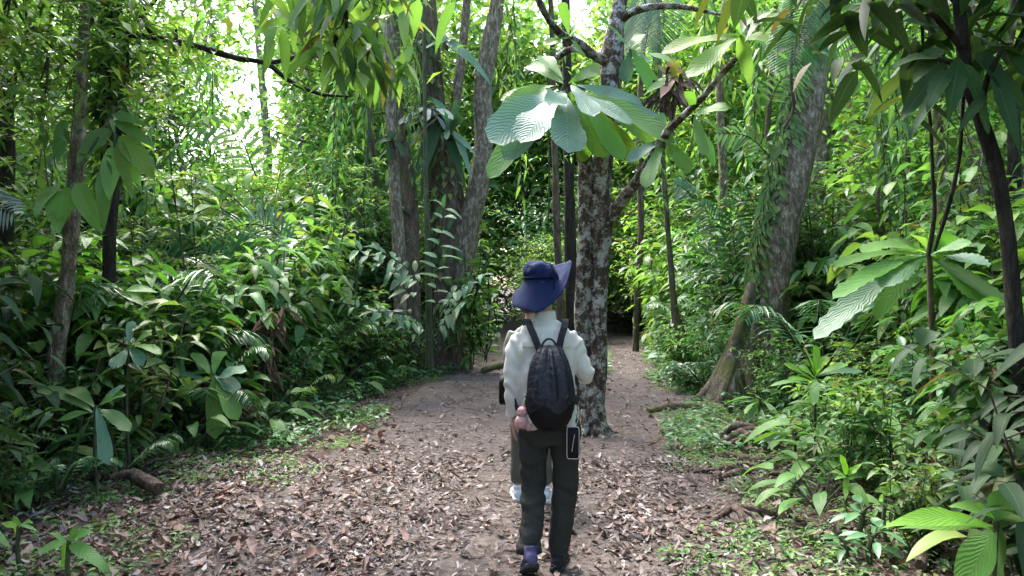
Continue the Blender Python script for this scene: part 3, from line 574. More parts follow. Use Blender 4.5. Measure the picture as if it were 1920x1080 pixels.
mb=MB(); trunk_px(mb,[(1345,770,Y-.15,30),(1368,715,Y-.12,24),(1385,650,Y-.1,20),(1402,590,Y-.06,16),(1412,530,Y-.05,9)],16,12,rough=.3,seed=8); mb.build('buttress_root',M['bark_moss'],lt_)
tp=smooth_path([W(1535,20,Y+.4),W(1550,-100,Y+.5),W(1590,-420,Y+.6)],10); mc=MB()
for p in tp[3:]:
    for _ in range(5):
        c=p+rng.normal(0,1.1,3)*[1.4,1.4,.6]; m=170; a=rng.uniform(0,6.28,m)
        leaves(mc,c+rng.normal(0,.5,(m,3)),np.stack([np.cos(a),np.sin(a),rng.normal(-.1,.3,m)],1),np.stack([rng.normal(0,.4,m),rng.normal(0,.4,m),np.ones(m)],1),.16,.075,1)
mc.build('crown',M['mid'],lt_)
# creeper hugging its shaded side
cr=empty('shingle_creeper',(0,0,0),0,'dark green creeper pressed flat along the shaded side of the leaning tree','creeper')
mb=MB(); ax=smooth_path([W(1405,640,Y),W(1432,594,Y+.05),W(1448,475,Y+.1),W(1487,298,Y+.2),W(1512,180,Y+.3),W(1528,80,Y+.35)],60); mst=MB()
for s_ in (.9,1.25,1.6):
    q=ax+np.array([-math.sin(s_)*.25,-math.cos(s_)*.25,0])+rng.normal(0,.008,ax.shape); tube(mst,q,.012,5)
n=900; t=rng.random(n)**.8; i=(t*58).astype(int); p=ax[i]; ph=rng.normal(1.3,.36,n); nn=np.stack([-np.sin(ph),-np.cos(ph),np.zeros(n)],1)
side=np.stack([np.cos(ph),-np.sin(ph),np.zeros(n)],1)
P=p+nn*(.25+rng.random(n)*.05)[:,None]; D=nrm(np.stack([np.zeros(n),np.zeros(n),-np.ones(n)*.5],1)+side*rng.choice([-1,1],n)[:,None]*rng.uniform(.3,1.,n)[:,None]+nn*.2)
leaves(mb,P,D,nn,rng.uniform(.06,.19,n),rng.uniform(.05,.1,n),4,'ovate',droop=.3,fold=.12)
mst.build('stem',M['stem_b'],cr); mb.build('foliage',M['deep'],cr)

# --- thick limbed trunk on the shaded bank
Y=13.4
tt=empty('limbed_tree',(0,0,0),0,'thick brown tree with an upright side limb rising from the dark bank','tree')
mb=MB(); trunk_px(mb,[(842,730,Y,62),(840,690,Y,50),(838,600,Y,41),(838,500,Y,39),(836,430,Y,40),(832,360,Y,36),(824,290,Y,30),(812,200,Y,24),(803,100,Y,22),(796,0,Y,20),(790,-200,Y,17),(780,-500,Y,12)],30,18,rough=.22,seed=12); mb.build('trunk',M['bark_brown'],tt)
mb=MB(); trunk_px(mb,[(850,590,Y-.1,18),(868,500,Y-.2,20),(880,410,Y-.2,21),(900,330,Y-.15,19),(908,250,Y,18),(904,170,Y,17),(914,100,Y,16),(926,40,Y,14),(936,-20,Y,13),(950,-250,Y,10)],26,12,rough=.3,seed=13); mb.build('limb',M['bark_pale'],tt)
mb=MB(); trunk_px(mb,[(826,300,Y,10),(850,215,Y,9),(860,150,Y+.1,9),(868,80,Y+.2,8),(874,20,Y+.3,8),(880,-60,Y+.3,7)],14,10,rough=.2,seed=14); mb.build('limb',M['bark_pale'],tt)
mc=MB()
for c0 in [W(790,-150,Y),W(860,-230,Y),W(940,-180,Y),W(720,-220,Y),W(830,-350,Y)]:
    for _ in range(9):
        c=c0+rng.normal(0,1,3)*[1.4,1.3,.6]; m=160; a=rng.uniform(0,6.28,m)
        leaves(mc,c+rng.normal(0,.45,(m,3)),np.stack([np.cos(a),np.sin(a),rng.normal(-.1,.3,m)],1),np.stack([rng.normal(0,.4,m),rng.normal(0,.4,m),np.ones(m)],1),.16,.075,1)
mc.build('crown',M['mid'],tt)
mc=MB(); r=np.random.default_rng(77); ax=smooth_path([W(838,640,Y),W(838,500,Y),W(832,360,Y),W(812,200,Y),W(800,60,Y)],50); n=420; i=r.integers(0,49,n); a=r.uniform(2.2,7.2,n); nn=np.stack([np.cos(a),np.sin(a),np.zeros(n)],1)
cl_=empty('trunk_climber',(0,0,0),0,'loose climber leaves clothing the shaded side of the thick limbed tree','climber')
leaves(mc,ax[i]+nn*(.36+r.random(n)*.12)[:,None]*(1-.4*i[:,None]/49),nrm(nn+np.stack([r.normal(0,.4,n),np.zeros(n),-r.uniform(.2,1.2,n)],1)),nn+[0,0,.7],r.uniform(.12,.26,n),.12,4,'ovate',droop=.4); mc.build('foliage',M['deep'],cl_)
ms=MB()
for q in (3.6,4.4,5.2): tube(ms,ax+np.array([math.cos(q)*.38,math.sin(q)*.38,0])*np.linspace(1,.6,50)[:,None]+r.normal(0,.01,ax.shape),.012,5)
ms.build('stem',M['stem_b'],cl_)
def simple_trunk(name,label,cat,pts,mat,n=22,k=9,rough=.2,seed=0,leafy=None,group=None):
    e=empty(name,(0,0,0),0,label,cat,group); mb=MB(); s=trunk_px(mb,pts,n,k,rough=rough,seed=seed); mb.build('trunk',M[mat],e)
    if leafy:
        lm,cnt,L,y0,sp=leafy; mc=MB(); idx=[i for i in range(n) if s[i,2]>y0]; r=np.random.default_rng(seed+50)
        for q in range(cnt):
            p=s[idx[q%len(idx)],:3]; a=r.uniform(0,6.28); ln=sp*r.uniform(.4,1.1); D=np.array([math.cos(a),math.sin(a),r.uniform(-.2,.6)])
            bp=smooth_path([p,p+D*ln*.5,p+D*ln+[0,0,-.15*ln]],5); stem_leaves(mc,bp,14,L,.42,r,2,'ovate',.2,.35)
        mc.build('crown',M[lm],e)
    return e
simple_trunk('slender_tree','pale slender trunk just before the thick limbed tree','tree',[(752,720,12,13),(750,600,12,12),(750,500,12,13),(745,420,12,12),(738,300,12,11),(732,180,12,10),(728,60,12,9),(724,-80,12,8),(720,-300,12,5)],'bark_pale',leafy=('mid',40,.15,4.5,1.5),seed=31)
simple_trunk('slender_tree','brown trunk joining the pale slender one beside the thick limbed tree','tree',[(775,720,12.6,20),(772,560,12.6,18),(768,430,12.6,17),(765,340,12.6,16),(752,260,12.6,11),(742,160,12.7,9),(745,0,12.8,9),(750,-200,12.8,7)],'bark_brown',seed=32)
simple_trunk('slender_tree','very thin reddish stem standing behind the pale slender trunk','tree',[(722,720,14,6),(718,560,14,6),(712,430,14,6),(704,330,14,6),(694,230,14,5),(690,100,14,5),(688,-20,14,5),(684,-200,14,4)],'stem_b',seed=33,leafy=('mid',24,.14,4.6,1.2))
simple_trunk('liana','greenish liana curving down past the reddish stem','liana',[(662,720,11,3),(668,520,11,3),(672,420,11,3.5),(684,330,11,3),(692,250,11,3),(690,150,11,3),(700,40,11,3),(700,-80,11,3)],'stem_g',seed=34)
simple_trunk('slender_tree','thin dark trunk behind the gap beside the forked tree','tree',[(1052,620,14,8),(1047,500,14,7),(1043,400,14,7),(1041,300,14,6),(1038,200,14,6),(1036,100,14,5),(1030,-60,14,5)],'bark_brown',seed=35,leafy=('mid',20,.15,4.,1.2))
simple_trunk('slender_tree','dark far trunk right behind the hat and the forked tree','tree',[(1075,640,17,14),(1072,560,17,12),(1070,460,17,11),(1068,380,17,10),(1064,200,17,9),(1060,-40,17,8)],'bark_dark',seed=36)
simple_trunk('slender_tree','white slender trunk between the forked and the leaning tree','tree',[(1335,700,14,11),(1338,560,14,10),(1347,450,14,9),(1356,350,14,8),(1352,250,14,7),(1350,150,14,8),(1356,60,14,7),(1362,-60,14,6),(1370,-300,14,4)],'bark_pale',seed=37,leafy=('lit',30,.16,4.6,1.4))
simple_trunk('slender_tree','thin grey stem rising from the mossy leaning stump trunk','tree',[(1290,735,11.8,20),(1284,690,11.8,16),(1276,640,11.8,13),(1266,590,11.8,8),(1258,500,11.8,5),(1250,400,11.8,5),(1244,300,11.8,4),(1238,150,11.8,4),(1232,-60,11.8,3)],'bark_moss',seed=38,leafy=('mid',22,.14,3.8,1.))
simple_trunk('slender_tree','grey trunk close behind the leaning tree','tree',[(1500,720,11.5,17),(1515,560,11.5,15),(1528,430,11.5,14),(1540,300,11.5,13),(1548,180,11.5,13),(1552,60,11.5,12),(1560,-150,11.5,10)],'bark_pale',seed=39)
simple_trunk('broad_tree','wide brown trunk glimpsed through sunlit leaves beyond the leaning tree','tree',[(1600,740,15,40),(1602,620,15,34),(1605,480,15,32),(1610,350,15,31),(1614,220,15,30),(1618,60,15,28),(1625,-200,15,24)],'bark_brown',seed=40,k=14,leafy=('lit',36,.17,5.4,1.8))
simple_trunk('slender_tree','grey trunk behind the black crooked tree','tree',[(1845,720,8.5,16),(1842,600,8.5,15),(1838,470,8.5,14),(1828,350,8.5,13),(1826,200,8.5,12),(1822,60,8.5,11),(1818,-150,8.5,9)],'bark_pale',seed=41,leafy=('mid',30,.13,3.4,1.1))
simple_trunk('slender_tree','dark slim trunk between the wide brown trunk and the black crooked tree','tree',[(1770,760,7.4,10),(1768,600,7.4,10),(1765,470,7.4,9),(1768,360,7.4,9),(1760,240,7.4,8),(1752,120,7.4,8),(1740,-60,7.4,6)],'bark_brown',seed=42,leafy=('lit',26,.13,2.8,1.))
simple_trunk('slender_tree','pale lichened trunk deep in the dark bank','tree',[(104,800,5.6,17),(108,660,5.6,15),(122,560,5.6,14),(130,480,5.6,13),(138,370,5.6,14),(146,270,5.6,13),(152,180,5.6,11),(158,60,5.6,9),(165,-120,5.6,7)],'bark_pale',seed=43,leafy=('deep',40,.13,3.2,1.1))
simple_trunk('slender_tree','thin pale stem in the bright gap of the dark bank','tree',[(352,720,12,6),(348,560,12,6),(346,430,12,5.5),(342,320,12,5),(330,250,12,4),(318,160,12,4),(308,40,12,3),(300,-80,12,3)],'bark_pale',seed=44,leafy=('lit',26,.15,3.6,1.2))
for j,(px,hw,Yd,mt,lb) in enumerate(((20,16,6.6,'bark_dark','dark brown trunk at the shaded edge of the dark bank'),(215,9,10,'bark_brown','straight brown stem beyond the creeper-clad trunk'),(268,6,9.,'bark_dark','thin black stem between the creeper-clad trunk and the bright gap'),(1190,6,17,'stem_b','thin stem just past the forked tree'),(1430,6,13,'stem_b','thin stem behind the leaning tree foot'),(1690,6,10,'stem_b','thin brown stem past the wide brown trunk'),(1900,12,7,'bark_dark','dark trunk at the edge behind the toothed-leaf plant'))):
    dx=rng.normal(0,12); simple_trunk('slender_tree',lb,'tree',[(px,760,Yd,hw*1.2),(px+dx*.3,600,Yd,hw),(px+dx,420,Yd,hw),(px+dx*.6,250,Yd,hw*.9),(px+dx*1.4,80,Yd,hw*.8),(px+dx*2,-120,Yd,hw*.6)],mt,seed=60+j,leafy=('mid' if j%2 else 'deep',24,.13,.36*Yd+.6,1.1))
# --- creeper-clad trunk with the long bare branch
ck=empty('creeper_clad_tree',(0,0,0),0,'creeper-clad dark trunk with a long bare branch reaching over the bright gap','tree')
Y=6.2; mb=MB(); trunk_px(mb,[(190,900,Y,16),(196,700,Y,12),(204,500,Y,12),(208,330,Y,14),(208,200,Y,20),(206,80,Y,22),(206,-40,Y,20),(204,-300,Y,16),(200,-600,Y,10)],24,12,rough=.3,seed=70); mb.build('trunk',M['bark_dark'],ck)
mb=MB(); trunk_px(mb,[(205,58,Y,9),(240,64,Y-.05,7),(300,72,Y-.1,6.5),(380,90,Y-.15,6),(450,110,Y-.2,5.5),(500,119,Y-.2,5),(535,146,Y-.2,4.5),(600,176,Y-.2,3.5),(655,181,Y-.2,2)],30,8,rough=.2,seed=71)
trunk_px(mb,[(498,119,Y-.2,4.5),(530,113,Y-.15,4.5),(556,106,Y-.1,4),(578,92,Y,2.5)],10,7); trunk_px(mb,[(290,70,Y-.1,6),(272,40,Y-.05,7),(258,12,Y,7),(240,-30,Y,7)],8,8); trunk_px(mb,[(262,22,Y,4),(286,6,Y,4),(300,-10,Y,3)],6,6)
mb.build('branch',M['bark_dark'],ck)
def crown_px(name,parent,mat,spots,L,asp,seed,per,sg,ns=2,prof='ovate',hang=0.):
    r=np.random.default_rng(seed); ml=MB(); ms=MB()
    for px,py,Yd,n,s in spots:
        c=W(px,py,Yd); m=int(n*per); p=c+r.normal(0,1,(m,3))*np.array([s,s*.8,s*.6])*sg; a=r.uniform(0,6.28,m)
        D=np.stack([np.cos(a),np.sin(a),r.normal(-hang,.35,m)],1); Nn=np.stack([r.normal(0,.4,m),r.normal(0,.4,m),np.ones(m)],1)
        LL=L*r.uniform(.65,1.25,m); leaves(ml,p,D,Nn,LL,LL*asp,ns,prof,droop=r.uniform(.2,.6,m),fold=r.uniform(.05,.25,m))
        for q in range(3):
            b=c+r.normal(0,.5,3)*s; tube(ml,smooth_path([c+[0,0,s*.8],(b+c)/2,b],5),[.012,.01,.007,.005,.003],4,cap=False,m=1)
    return ml.build(name,[M[mat],M['bark_dark']],parent)
crown_px('crown',ck,'deep',[(20,60,5.,.5,.35),(90,170,5.,.4,.3),(40,20,5.6,1,.5),(120,60,5.8,1,.5),(60,130,5.7,1,.45),(160,130,5.9,1,.4),(230,20,6,.6,.4),(120,-60,5.6,1.2,.6),(270,-80,5.8,1,.6),(30,210,5.8,.8,.4),(240,150,6.,.5,.3),(420,-90,5.8,.8,.6),(0,-120,5.2,1.5,.8),(180,-170,5.2,1.5,.9),(330,90,6,.18,.2),(560,-80,5.5,.8,.6),(-60,60,5.2,1,.6)],.12,.45,71,330,1.)
mc=MB(); ax=smooth_path([W(208,330,Y),W(207,250,Y),W(206,80,Y),W(206,-60,Y)],40); n=480; i=rng.integers(0,39,n); a=rng.uniform(0,6.28,n); nn=np.stack([np.cos(a),np.sin(a),np.zeros(n)],1)
leaves(mc,ax[i]+nn*.1,nrm(nn+np.stack([np.zeros(n),np.zeros(n),-rng.uniform(.3,1.2,n)],1)),nn+[0,0,.6],rng.uniform(.10,.17,n),.07,3,'ovate',droop=.3); mc.build('creeper_foliage',M['deep'],ck)
# hanging heart-leaved creeper
hv=empty('hanging_vine',(0,0,0),0,'hanging vine with large backlit green leaves on the creeper-clad trunk','vine')
mb=MB(); trunk_px(mb,[(212,200,5.6,3),(214,260,5.4,3),(216,320,5.4,2)],8,6); trunk_px(mb,[(206,220,5.6,3),(160,300,5.3,3),(120,360,5.2,2)],8,6); mb.build('stem',M['stem_g'],hv)
for mat,b,t,wd in (('giant',(225,255,5.4),(285,330,5.3),50),('lit',(215,270,5.4),(205,365,5.2),46),('giant',(222,262,5.4),(245,362,5.2),34),('deep',(205,240,5.5),(150,300,5.3),44),('deep',(215,225,5.5),(285,275,5.4),30),('deep',(210,215,5.5),(270,235,5.4),26),
    ('giant',(120,352,5.2),(110,430,5.),62),('giant',(140,345,5.2),(185,430,5.),48),('giant',(105,345,5.2),(70,400,5.),44),('deep',(120,225,5.4),(110,300,5.3),40),('deep',(200,300,5.3),(195,420,5.2),40),('lit',(228,280,5.4),(262,345,5.3),36)):
    big_leaf(hv,mat,b,t,wd,'ovate',9,nrmv=(rng.normal(0,.2),-.9,.4))
# overhanging branch of long leaves at the top
ob=empty('overhanging_tree',(0,0,0),0,'leafy bough with long drooping leaves hanging over the bright gap from above','tree')
mb=MB(); s=smooth_path([[-6.2,4.6,-.1],[-6.0,4.7,2.5],[-5.2,4.8,4.4],[-3.5,5.0,4.6],[-1.9,5.1,4.15],[-.9,5.2,3.75]],30); tube(mb,s,np.linspace(.16,.015,30),10,rough=.2); mb.build('trunk',M['bark_brown'],ob)
crown_px('crown',ob,'mid',[(600,10,5.2,.2,.22),(650,60,5.1,.2,.2),(690,110,5.1,.16,.15),(590,-30,5,.2,.2),(630,90,5.1,.14,.15),(720,-10,5.3,.22,.25),(670,-50,5.2,.2,.3)],.24,.42,73,150,1.,5,'ovate',.9)
# --- epiphytes on the thick trunk
for lb,cx,cyy,Y,mat,ls,pf in (
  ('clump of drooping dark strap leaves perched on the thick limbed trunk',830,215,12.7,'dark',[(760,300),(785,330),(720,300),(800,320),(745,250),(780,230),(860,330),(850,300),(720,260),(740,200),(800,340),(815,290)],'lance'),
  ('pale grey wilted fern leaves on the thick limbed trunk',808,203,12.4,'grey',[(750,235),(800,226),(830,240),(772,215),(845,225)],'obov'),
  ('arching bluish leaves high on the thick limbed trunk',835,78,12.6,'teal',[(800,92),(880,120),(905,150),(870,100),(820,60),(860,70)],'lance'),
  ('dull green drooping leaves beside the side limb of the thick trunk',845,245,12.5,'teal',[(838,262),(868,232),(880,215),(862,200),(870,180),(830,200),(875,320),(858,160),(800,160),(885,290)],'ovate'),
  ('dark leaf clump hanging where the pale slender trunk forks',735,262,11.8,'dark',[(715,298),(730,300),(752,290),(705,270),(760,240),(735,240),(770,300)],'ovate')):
    e=empty('perched_fern',(0,0,0),0,lb,'epiphyte','plants perched on the thick trunk')
    mb=MB(); trunk_px(mb,[(cx,cyy+16,Y,7),(cx,cyy,Y,4)],4,6); mb.build('stem',M['root'],e)
    for tx,ty in ls: big_leaf(e,mat,(cx+rng.normal(0,4),cyy,Y),(tx,ty,Y+rng.uniform(-.5,.3)),rng.uniform(16,24),pf,8,droop=.3,nrmv=(rng.normal(0,.3),-.6,.8))
# climber with rounded leaves at the foot of the thick trunk
e=empty('rounded_leaf_climber',(0,0,0),0,'climber with rounded glossy leaves around the foot of the thick trunk','climber')
ms,ml=MB(),MB(); r=np.random.default_rng(80)
for q in range(12):
    x0=r.uniform(865,915); y0=r.uniform(660,700); pts=smooth_path([W(x0,y0,12.8),W(x0+r.normal(0,12),600,12.7),W(x0+r.normal(0,22),r.uniform(470,560),12.5)],8); tube(ms,pts,.012,5); stem_leaves(ml,pts,14,.26,.62,r,6,'ovate',.05,.5)
ms.build('stem',M['stem_g'],e); ml.build('foliage',M['broad'],e)
# feather-leaved sapling in front of the thick trunk
e=empty('feather_leaved_sapling',(0,0,0),0,'straight sapling with feather-like leaves standing before the thick limbed trunk','sapling')
ms,ml=MB(),MB(); s=trunk_px(ms,[(806,690,10,8),(804,600,10,6),(803,500,10,5.5),(800,400,10,5),(798,300,10,4),(796,150,10,3.5),(794,-20,10,3)],24,8)
up=np.array([0,0,1.])
for (b,t,nl,LL) in (((812,640),(832,392),9,.30),((806,600),(670,468),8,.32),((806,560),(712,470),7,.28),((808,640),(600,560),8,.2),((810,610),(900,520),7,.26),((806,620),(700,585),8,.22),((812,650),(870,560),7,.24),((806,640),(742,600),6,.22)):
    B=W(*b,9.9); T=W(*t,9.4); pts=smooth_path([B,(B+T)/2+[0,0,.12],T],8); tube(ms,pts,.007,4)
    k=nl; tt_=np.linspace(.3,1,k); i=np.minimum((tt_*7).astype(int),6); P=pts[i]+(pts[i+1]-pts[i])*(tt_*7-i)[:,None]; Tg=nrm(pts[i+1]-pts[i]); S=nrm(np.cross(Tg,[0,-.6,.8]))
    for sg in (-1,1): leaves(ml,P+rng.normal(0,.02,P.shape),S*sg+Tg*.45+rng.normal(0,.16,P.shape),rng.normal(0,.2,P.shape)+[0,-.4,.9],LL*rng.uniform(.6,1.15,k),LL*.38,6,'ovate',droop=rng.uniform(.1,.6,k),fold=.12,wave=.03)
    leaves(ml,pts[-1],Tg[-1],[0,-.4,.9],LL,LL*.36,6,'ovate')
ms.build('stem',M['stem_g'],e); ml.build('foliage',M['blue'],e)

# --- withered stalks and dry leaves, left bank
def dry_clump(label,px,py,Yd,hh,seed):
    r=np.random.default_rng(seed); e=empty('withered_stalk_plant',(0,0,0),0,label,'dead plant','withered plants on the dark bank'); ms,ml=MB(),MB(); b=W(px,py,Yd); b[2]=h(b[0],b[1])
    for q in range(4):
        p=[b+[r.normal(0,.06),r.normal(0,.06),-.05],b+[r.normal(0,.1),r.normal(0,.1),hh*.5],b+[r.normal(0,.2),r.normal(0,.15),hh*r.uniform(.8,1.1)]]; s=smooth_path(p,8); tube(ms,s,np.linspace(.02,.006,8),6,rough=.3)
        leaves(ml,s[r.integers(3,8,16)],nrm(r.normal(0,1,(16,3))*[1,1,.3]+[0,0,-.7]),r.normal(0,1,(16,3))+[0,0,.5],r.uniform(.15,.38,16),.05,5,'lance',droop=.5,fold=.4,curl=.4,wave=.3)
    ms.build('stem',M['root'],e); ml.build('foliage',M['dry'],e)
dry_clump('withered plant with hanging curled brown leaves by the trail edge',498,790,8.2,1.25,1); dry_clump('withered stalk topped with pale torn leaves deeper in the dark bank',520,650,9.4,1.6,2)
dry_clump('pair of cut brown stalks under drooping broad leaves',425,830,7.0,.6,3); dry_clump('low heap of pale torn dry fronds',300,800,7.2,.45,4)
dry_clump('dry brown tangle at the foot of the black crooked tree',1740,1000,4.6,.4,5)
# fallen log & branches
def log(name,label,pts,mat,cat,k=10,group=None,rough=.3,seed=0):
    mb=MB(); s=np.array(pts,float); s2=smooth_path(s,16); tube(mb,s2[:,:3],s2[:,3],k,rough=rough,seed=seed); o=mb.build(name,M[mat]); return tag(o,label,cat,group)
def gp(px,py,dz=0):                     # ground point seen at a pixel
    Y=CAM_Z*F_PX/(py-540)
    for _ in range(6):
        x=(px-960)/F_PX*Y; Y=(CAM_Z-h(x,Y))*F_PX/(py-540)
    x=(px-960)/F_PX*Y; return np.array([x,Y,h(x,Y)+dz])
def gl(name,label,px,rads,mat,cat,group=None,dz=.02,seed=0):
    return log(name,label,[[*gp(a,b,dz),r_] for (a,b),r_ in zip(px,rads)],mat,cat,group=group,seed=seed)
log('fallen_log','short broken brown log raised among leaves on the dark bank',[[*gp(205,925,.12),.02],[*gp(235,922,.13),.035],[*gp(270,932,.12),.05],[*gp(298,940,.09),.045]],'root','log',seed=3)
gl('fallen_branch','pale stick lying by the heap of red leaves',[(345,935),(380,950),(430,948),(470,965)],[.008,.01,.008,.004],'root','branch','sticks on the ground')
gl('fallen_branch','curved tan stick among the red leaves',[(430,985),(448,1000),(455,1030)],[.012,.014,.008],'stem_b','branch','sticks on the ground')
gl('fallen_branch','short sawn pale log under the toothed-leaf plant',[(1512,1018),(1535,1016),(1560,1014)],[.03,.032,.03],'bark_pale','branch','sticks on the ground',.03)
gl('fallen_branch','thick pale root-like branch rising at the bottom beside long leaves',[(1725,1078),(1750,1030),(1775,1010),(1790,985)],[.03,.028,.025,.012],'root','branch','sticks on the ground',.05)
gl('fallen_branch','long thin stick crossing the trail before the forked tree',[(1135,975),(1240,1010),(1330,1040)],[.006,.007,.004],'root','branch','sticks on the ground')
gl('fallen_branch','mossy fallen bough beside the foot of the leaning tree',[(1215,775),(1270,768),(1330,770),(1370,775)],[.03,.07,.08,.06],'bark_moss','branch','sticks on the ground',.03,seed=4)
gl('fallen_branch','mossy yellow-green bough at the foot of the thick trunk',[(905,700),(925,693),(950,690),(980,692)],[.05,.08,.09,.06],'bark_moss','branch','sticks on the ground',.05,seed=6)
gl('fallen_branch','brown branch lying along the dark trail edge',[(575,768),(620,772),(665,775)],[.02,.025,.015],'root','branch','sticks on the ground',.03)
gl('fallen_branch','dark bent stick near the front of the trail',[(840,880),(870,905),(880,915)],[.008,.009,.005],'root','branch','sticks on the ground')
# exposed roots by the leaning tree
rt=empty('exposed_roots',(0,0,0),0,'tangle of exposed woody roots arching beside the trail edge','roots')
for j,(pp,rr) in enumerate(((((1318,835),(1350,842),(1400,850),(1450,845)),.04),(((1325,862),(1370,858),(1420,868),(1470,862)),.035),(((1345,905),(1385,890),(1430,888),(1460,893)),.03),(((1300,890),(1340,885),(1395,878),(1440,880)),.022))):
    mb=MB(); s=np.array([[*gp(a,b,.02),rr*(1 if 0<i<3 else .5)] for i,(a,b) in enumerate(pp)]); s=smooth_path(s,14); tube(mb,s[:,:3],s[:,3],9,rough=.35,seed=j); mb.build('root',M['root'],rt)
c=gp(1400,835)
for j in range(7):
    mb=MB(); a=3.0+j*.5+rng.normal(0,.2); d=np.array([math.cos(a),math.sin(a),0]); f_=rng.uniform(.55,1.15); tube(mb,smooth_path([c+[rng.normal(0,.16),.16,.13*f_],c+d*.1+[rng.normal(0,.1),.08,.15*f_],c+d*.34*f_+[rng.normal(0,.08),0,.05],c+d*.6*f_+[0,0,-.04]],10),np.linspace(.045,.018,10)*rng.uniform(.6,1.3),8,rough=.4,seed=j+9); mb.build('root',M['root'],rt)
rt=empty('exposed_roots',(0,0,0),0,'low ridged root mass half buried in litter near the bottom','roots')
c=gp(1395,985)
for j in range(8):
    mb=MB(); a=j*.8+rng.normal(0,.3); d=np.array([math.cos(a),math.sin(a)*.6,0]); tube(mb,smooth_path([c+[-.06,.08,.10],c+d*.1+[0,.03,.09],c+d*rng.uniform(.2,.42)+[0,0,-.03]],8),np.linspace(.022,.010,8)*rng.uniform(.6,1.4),7,rough=.4,seed=j+29); mb.build('root',M['root'],rt)

# --- black crooked tree close on the right
bt=empty('crooked_tree',(0,0,0),0,'black crooked tree with very large lobed dark leaves close to the trail','tree')
Y=3.9; mb=MB(); trunk_px(mb,[(1925,980,Y,18),(1915,800,Y,15),(1905,620,Y,14),(1893,480,Y,13),(1880,380,Y,12.5),(1862,290,Y,13),(1838,220,Y,13),(1815,150,Y-.05,12),(1802,60,Y-.1,11),(1800,-60,Y-.1,10),(1830,-200,Y,8)],26,12,rough=.2,seed=90); mb.build('trunk',M['bark_dark'],bt)
for pp in ([(1815,150,Y-.05,8),(1790,120,Y-.2,6),(1760,110,Y-.3,4)],[(1838,220,Y,7),(1850,150,Y-.2,6),(1880,90,Y-.3,4)],[(1806,90,Y-.1,8),(1770,50,Y-.2,6),(1745,20,Y-.3,4)]):
    mb=MB(); trunk_px(mb,pp,8,7); mb.build('branch',M['bark_dark'],bt)
for b,t,wd in (((1770,110),(1672,130),60),((1775,120),(1700,215),64),((1790,130),(1715,250),40),((1800,110),(1780,215),60),((1830,100),(1910,200),80),((1840,80),(1935,120),80),((1820,60),(1880,-20),80),((1790,60),(1720,-10),76),((1770,60),(1685,40),60),((1810,120),(1845,230),56),((1780,130),(1742,205),50),((1850,100),(1900,260),60),((1760,90),(1720,150),60),((1830,40),(1930,30),80),((1745,20),(1690,-50),60),((1880,90),(1960,200),80),((1800,30),(1810,-60),70),((1850,180),(1800,250),30)):
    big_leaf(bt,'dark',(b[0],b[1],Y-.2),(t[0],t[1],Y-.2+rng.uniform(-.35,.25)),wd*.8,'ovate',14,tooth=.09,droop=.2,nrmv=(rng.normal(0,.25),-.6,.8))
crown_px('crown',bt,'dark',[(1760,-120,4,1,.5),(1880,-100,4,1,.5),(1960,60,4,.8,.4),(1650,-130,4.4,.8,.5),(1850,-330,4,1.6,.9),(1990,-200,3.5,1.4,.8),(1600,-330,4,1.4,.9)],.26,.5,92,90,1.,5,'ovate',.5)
simple_trunk('liana','thin dark liana hanging beside the black crooked tree','liana',[(1740,480,4.6,4),(1752,400,4.6,4),(1748,320,4.6,3),(1745,240,4.6,3),(1735,150,4.6,3),(1725,-40,4.6,3)],'bark_dark',seed=93)
simple_trunk('liana','long dark liana crossing before the dark slim trunk','liana',[(1752,470,4.4,3),(1780,380,4.4,4),(1798,300,4.4,3.5),(1805,210,4.4,3),(1812,120,4.2,3)],'bark_dark',seed=94)
simple_trunk('liana','pale twisted liana across the front of the leaning tree','liana',[(1470,240,8.7,3),(1488,205,8.7,3),(1484,160,8.6,3),(1485,80,8.5,2.5),(1480,-60,8.5,2.5)],'root',seed=95)
simple_trunk('liana','pale dangling aerial root among the sunlit leaves','liana',[(1660,440,9,2.5),(1648,400,9,3),(1650,330,9,3),(1660,270,9,3),(1672,200,9,2.5),(1690,120,9,2)],'root',seed=96)
simple_trunk('liana','straight thin aerial root beside the forked tree','liana',[(1028,420,8.6,1.6),(1030,330,8.6,1.6),(1028,250,8.6,1.6),(1026,120,8.6,1.6)],'stem_g',seed=97)
# overhead leaves at the top right (bright)
e=empty('drooping_leaf_branch',(0,0,0),0,'bright yellow-green pointed leaves drooping into the top beside the crooked tree','branch')
mb=MB(); trunk_px(mb,[(1700,-60,4.6,5),(1660,-20,4.6,4),(1625,10,4.6,3)],8,6); mb.build('stem',M['stem_b'],e)
for b,t,wd in (((1640,0),(1575,85),40),((1630,5),(1560,30),28),((1655,-10),(1680,30),34),((1650,-20),(1600,-5),30),((1625,10),(1612,70),24),((1665,-20),(1720,25),34)): big_leaf(e,'lime',(*b,4.6),(*t,4.5),wd,'ovate',9)
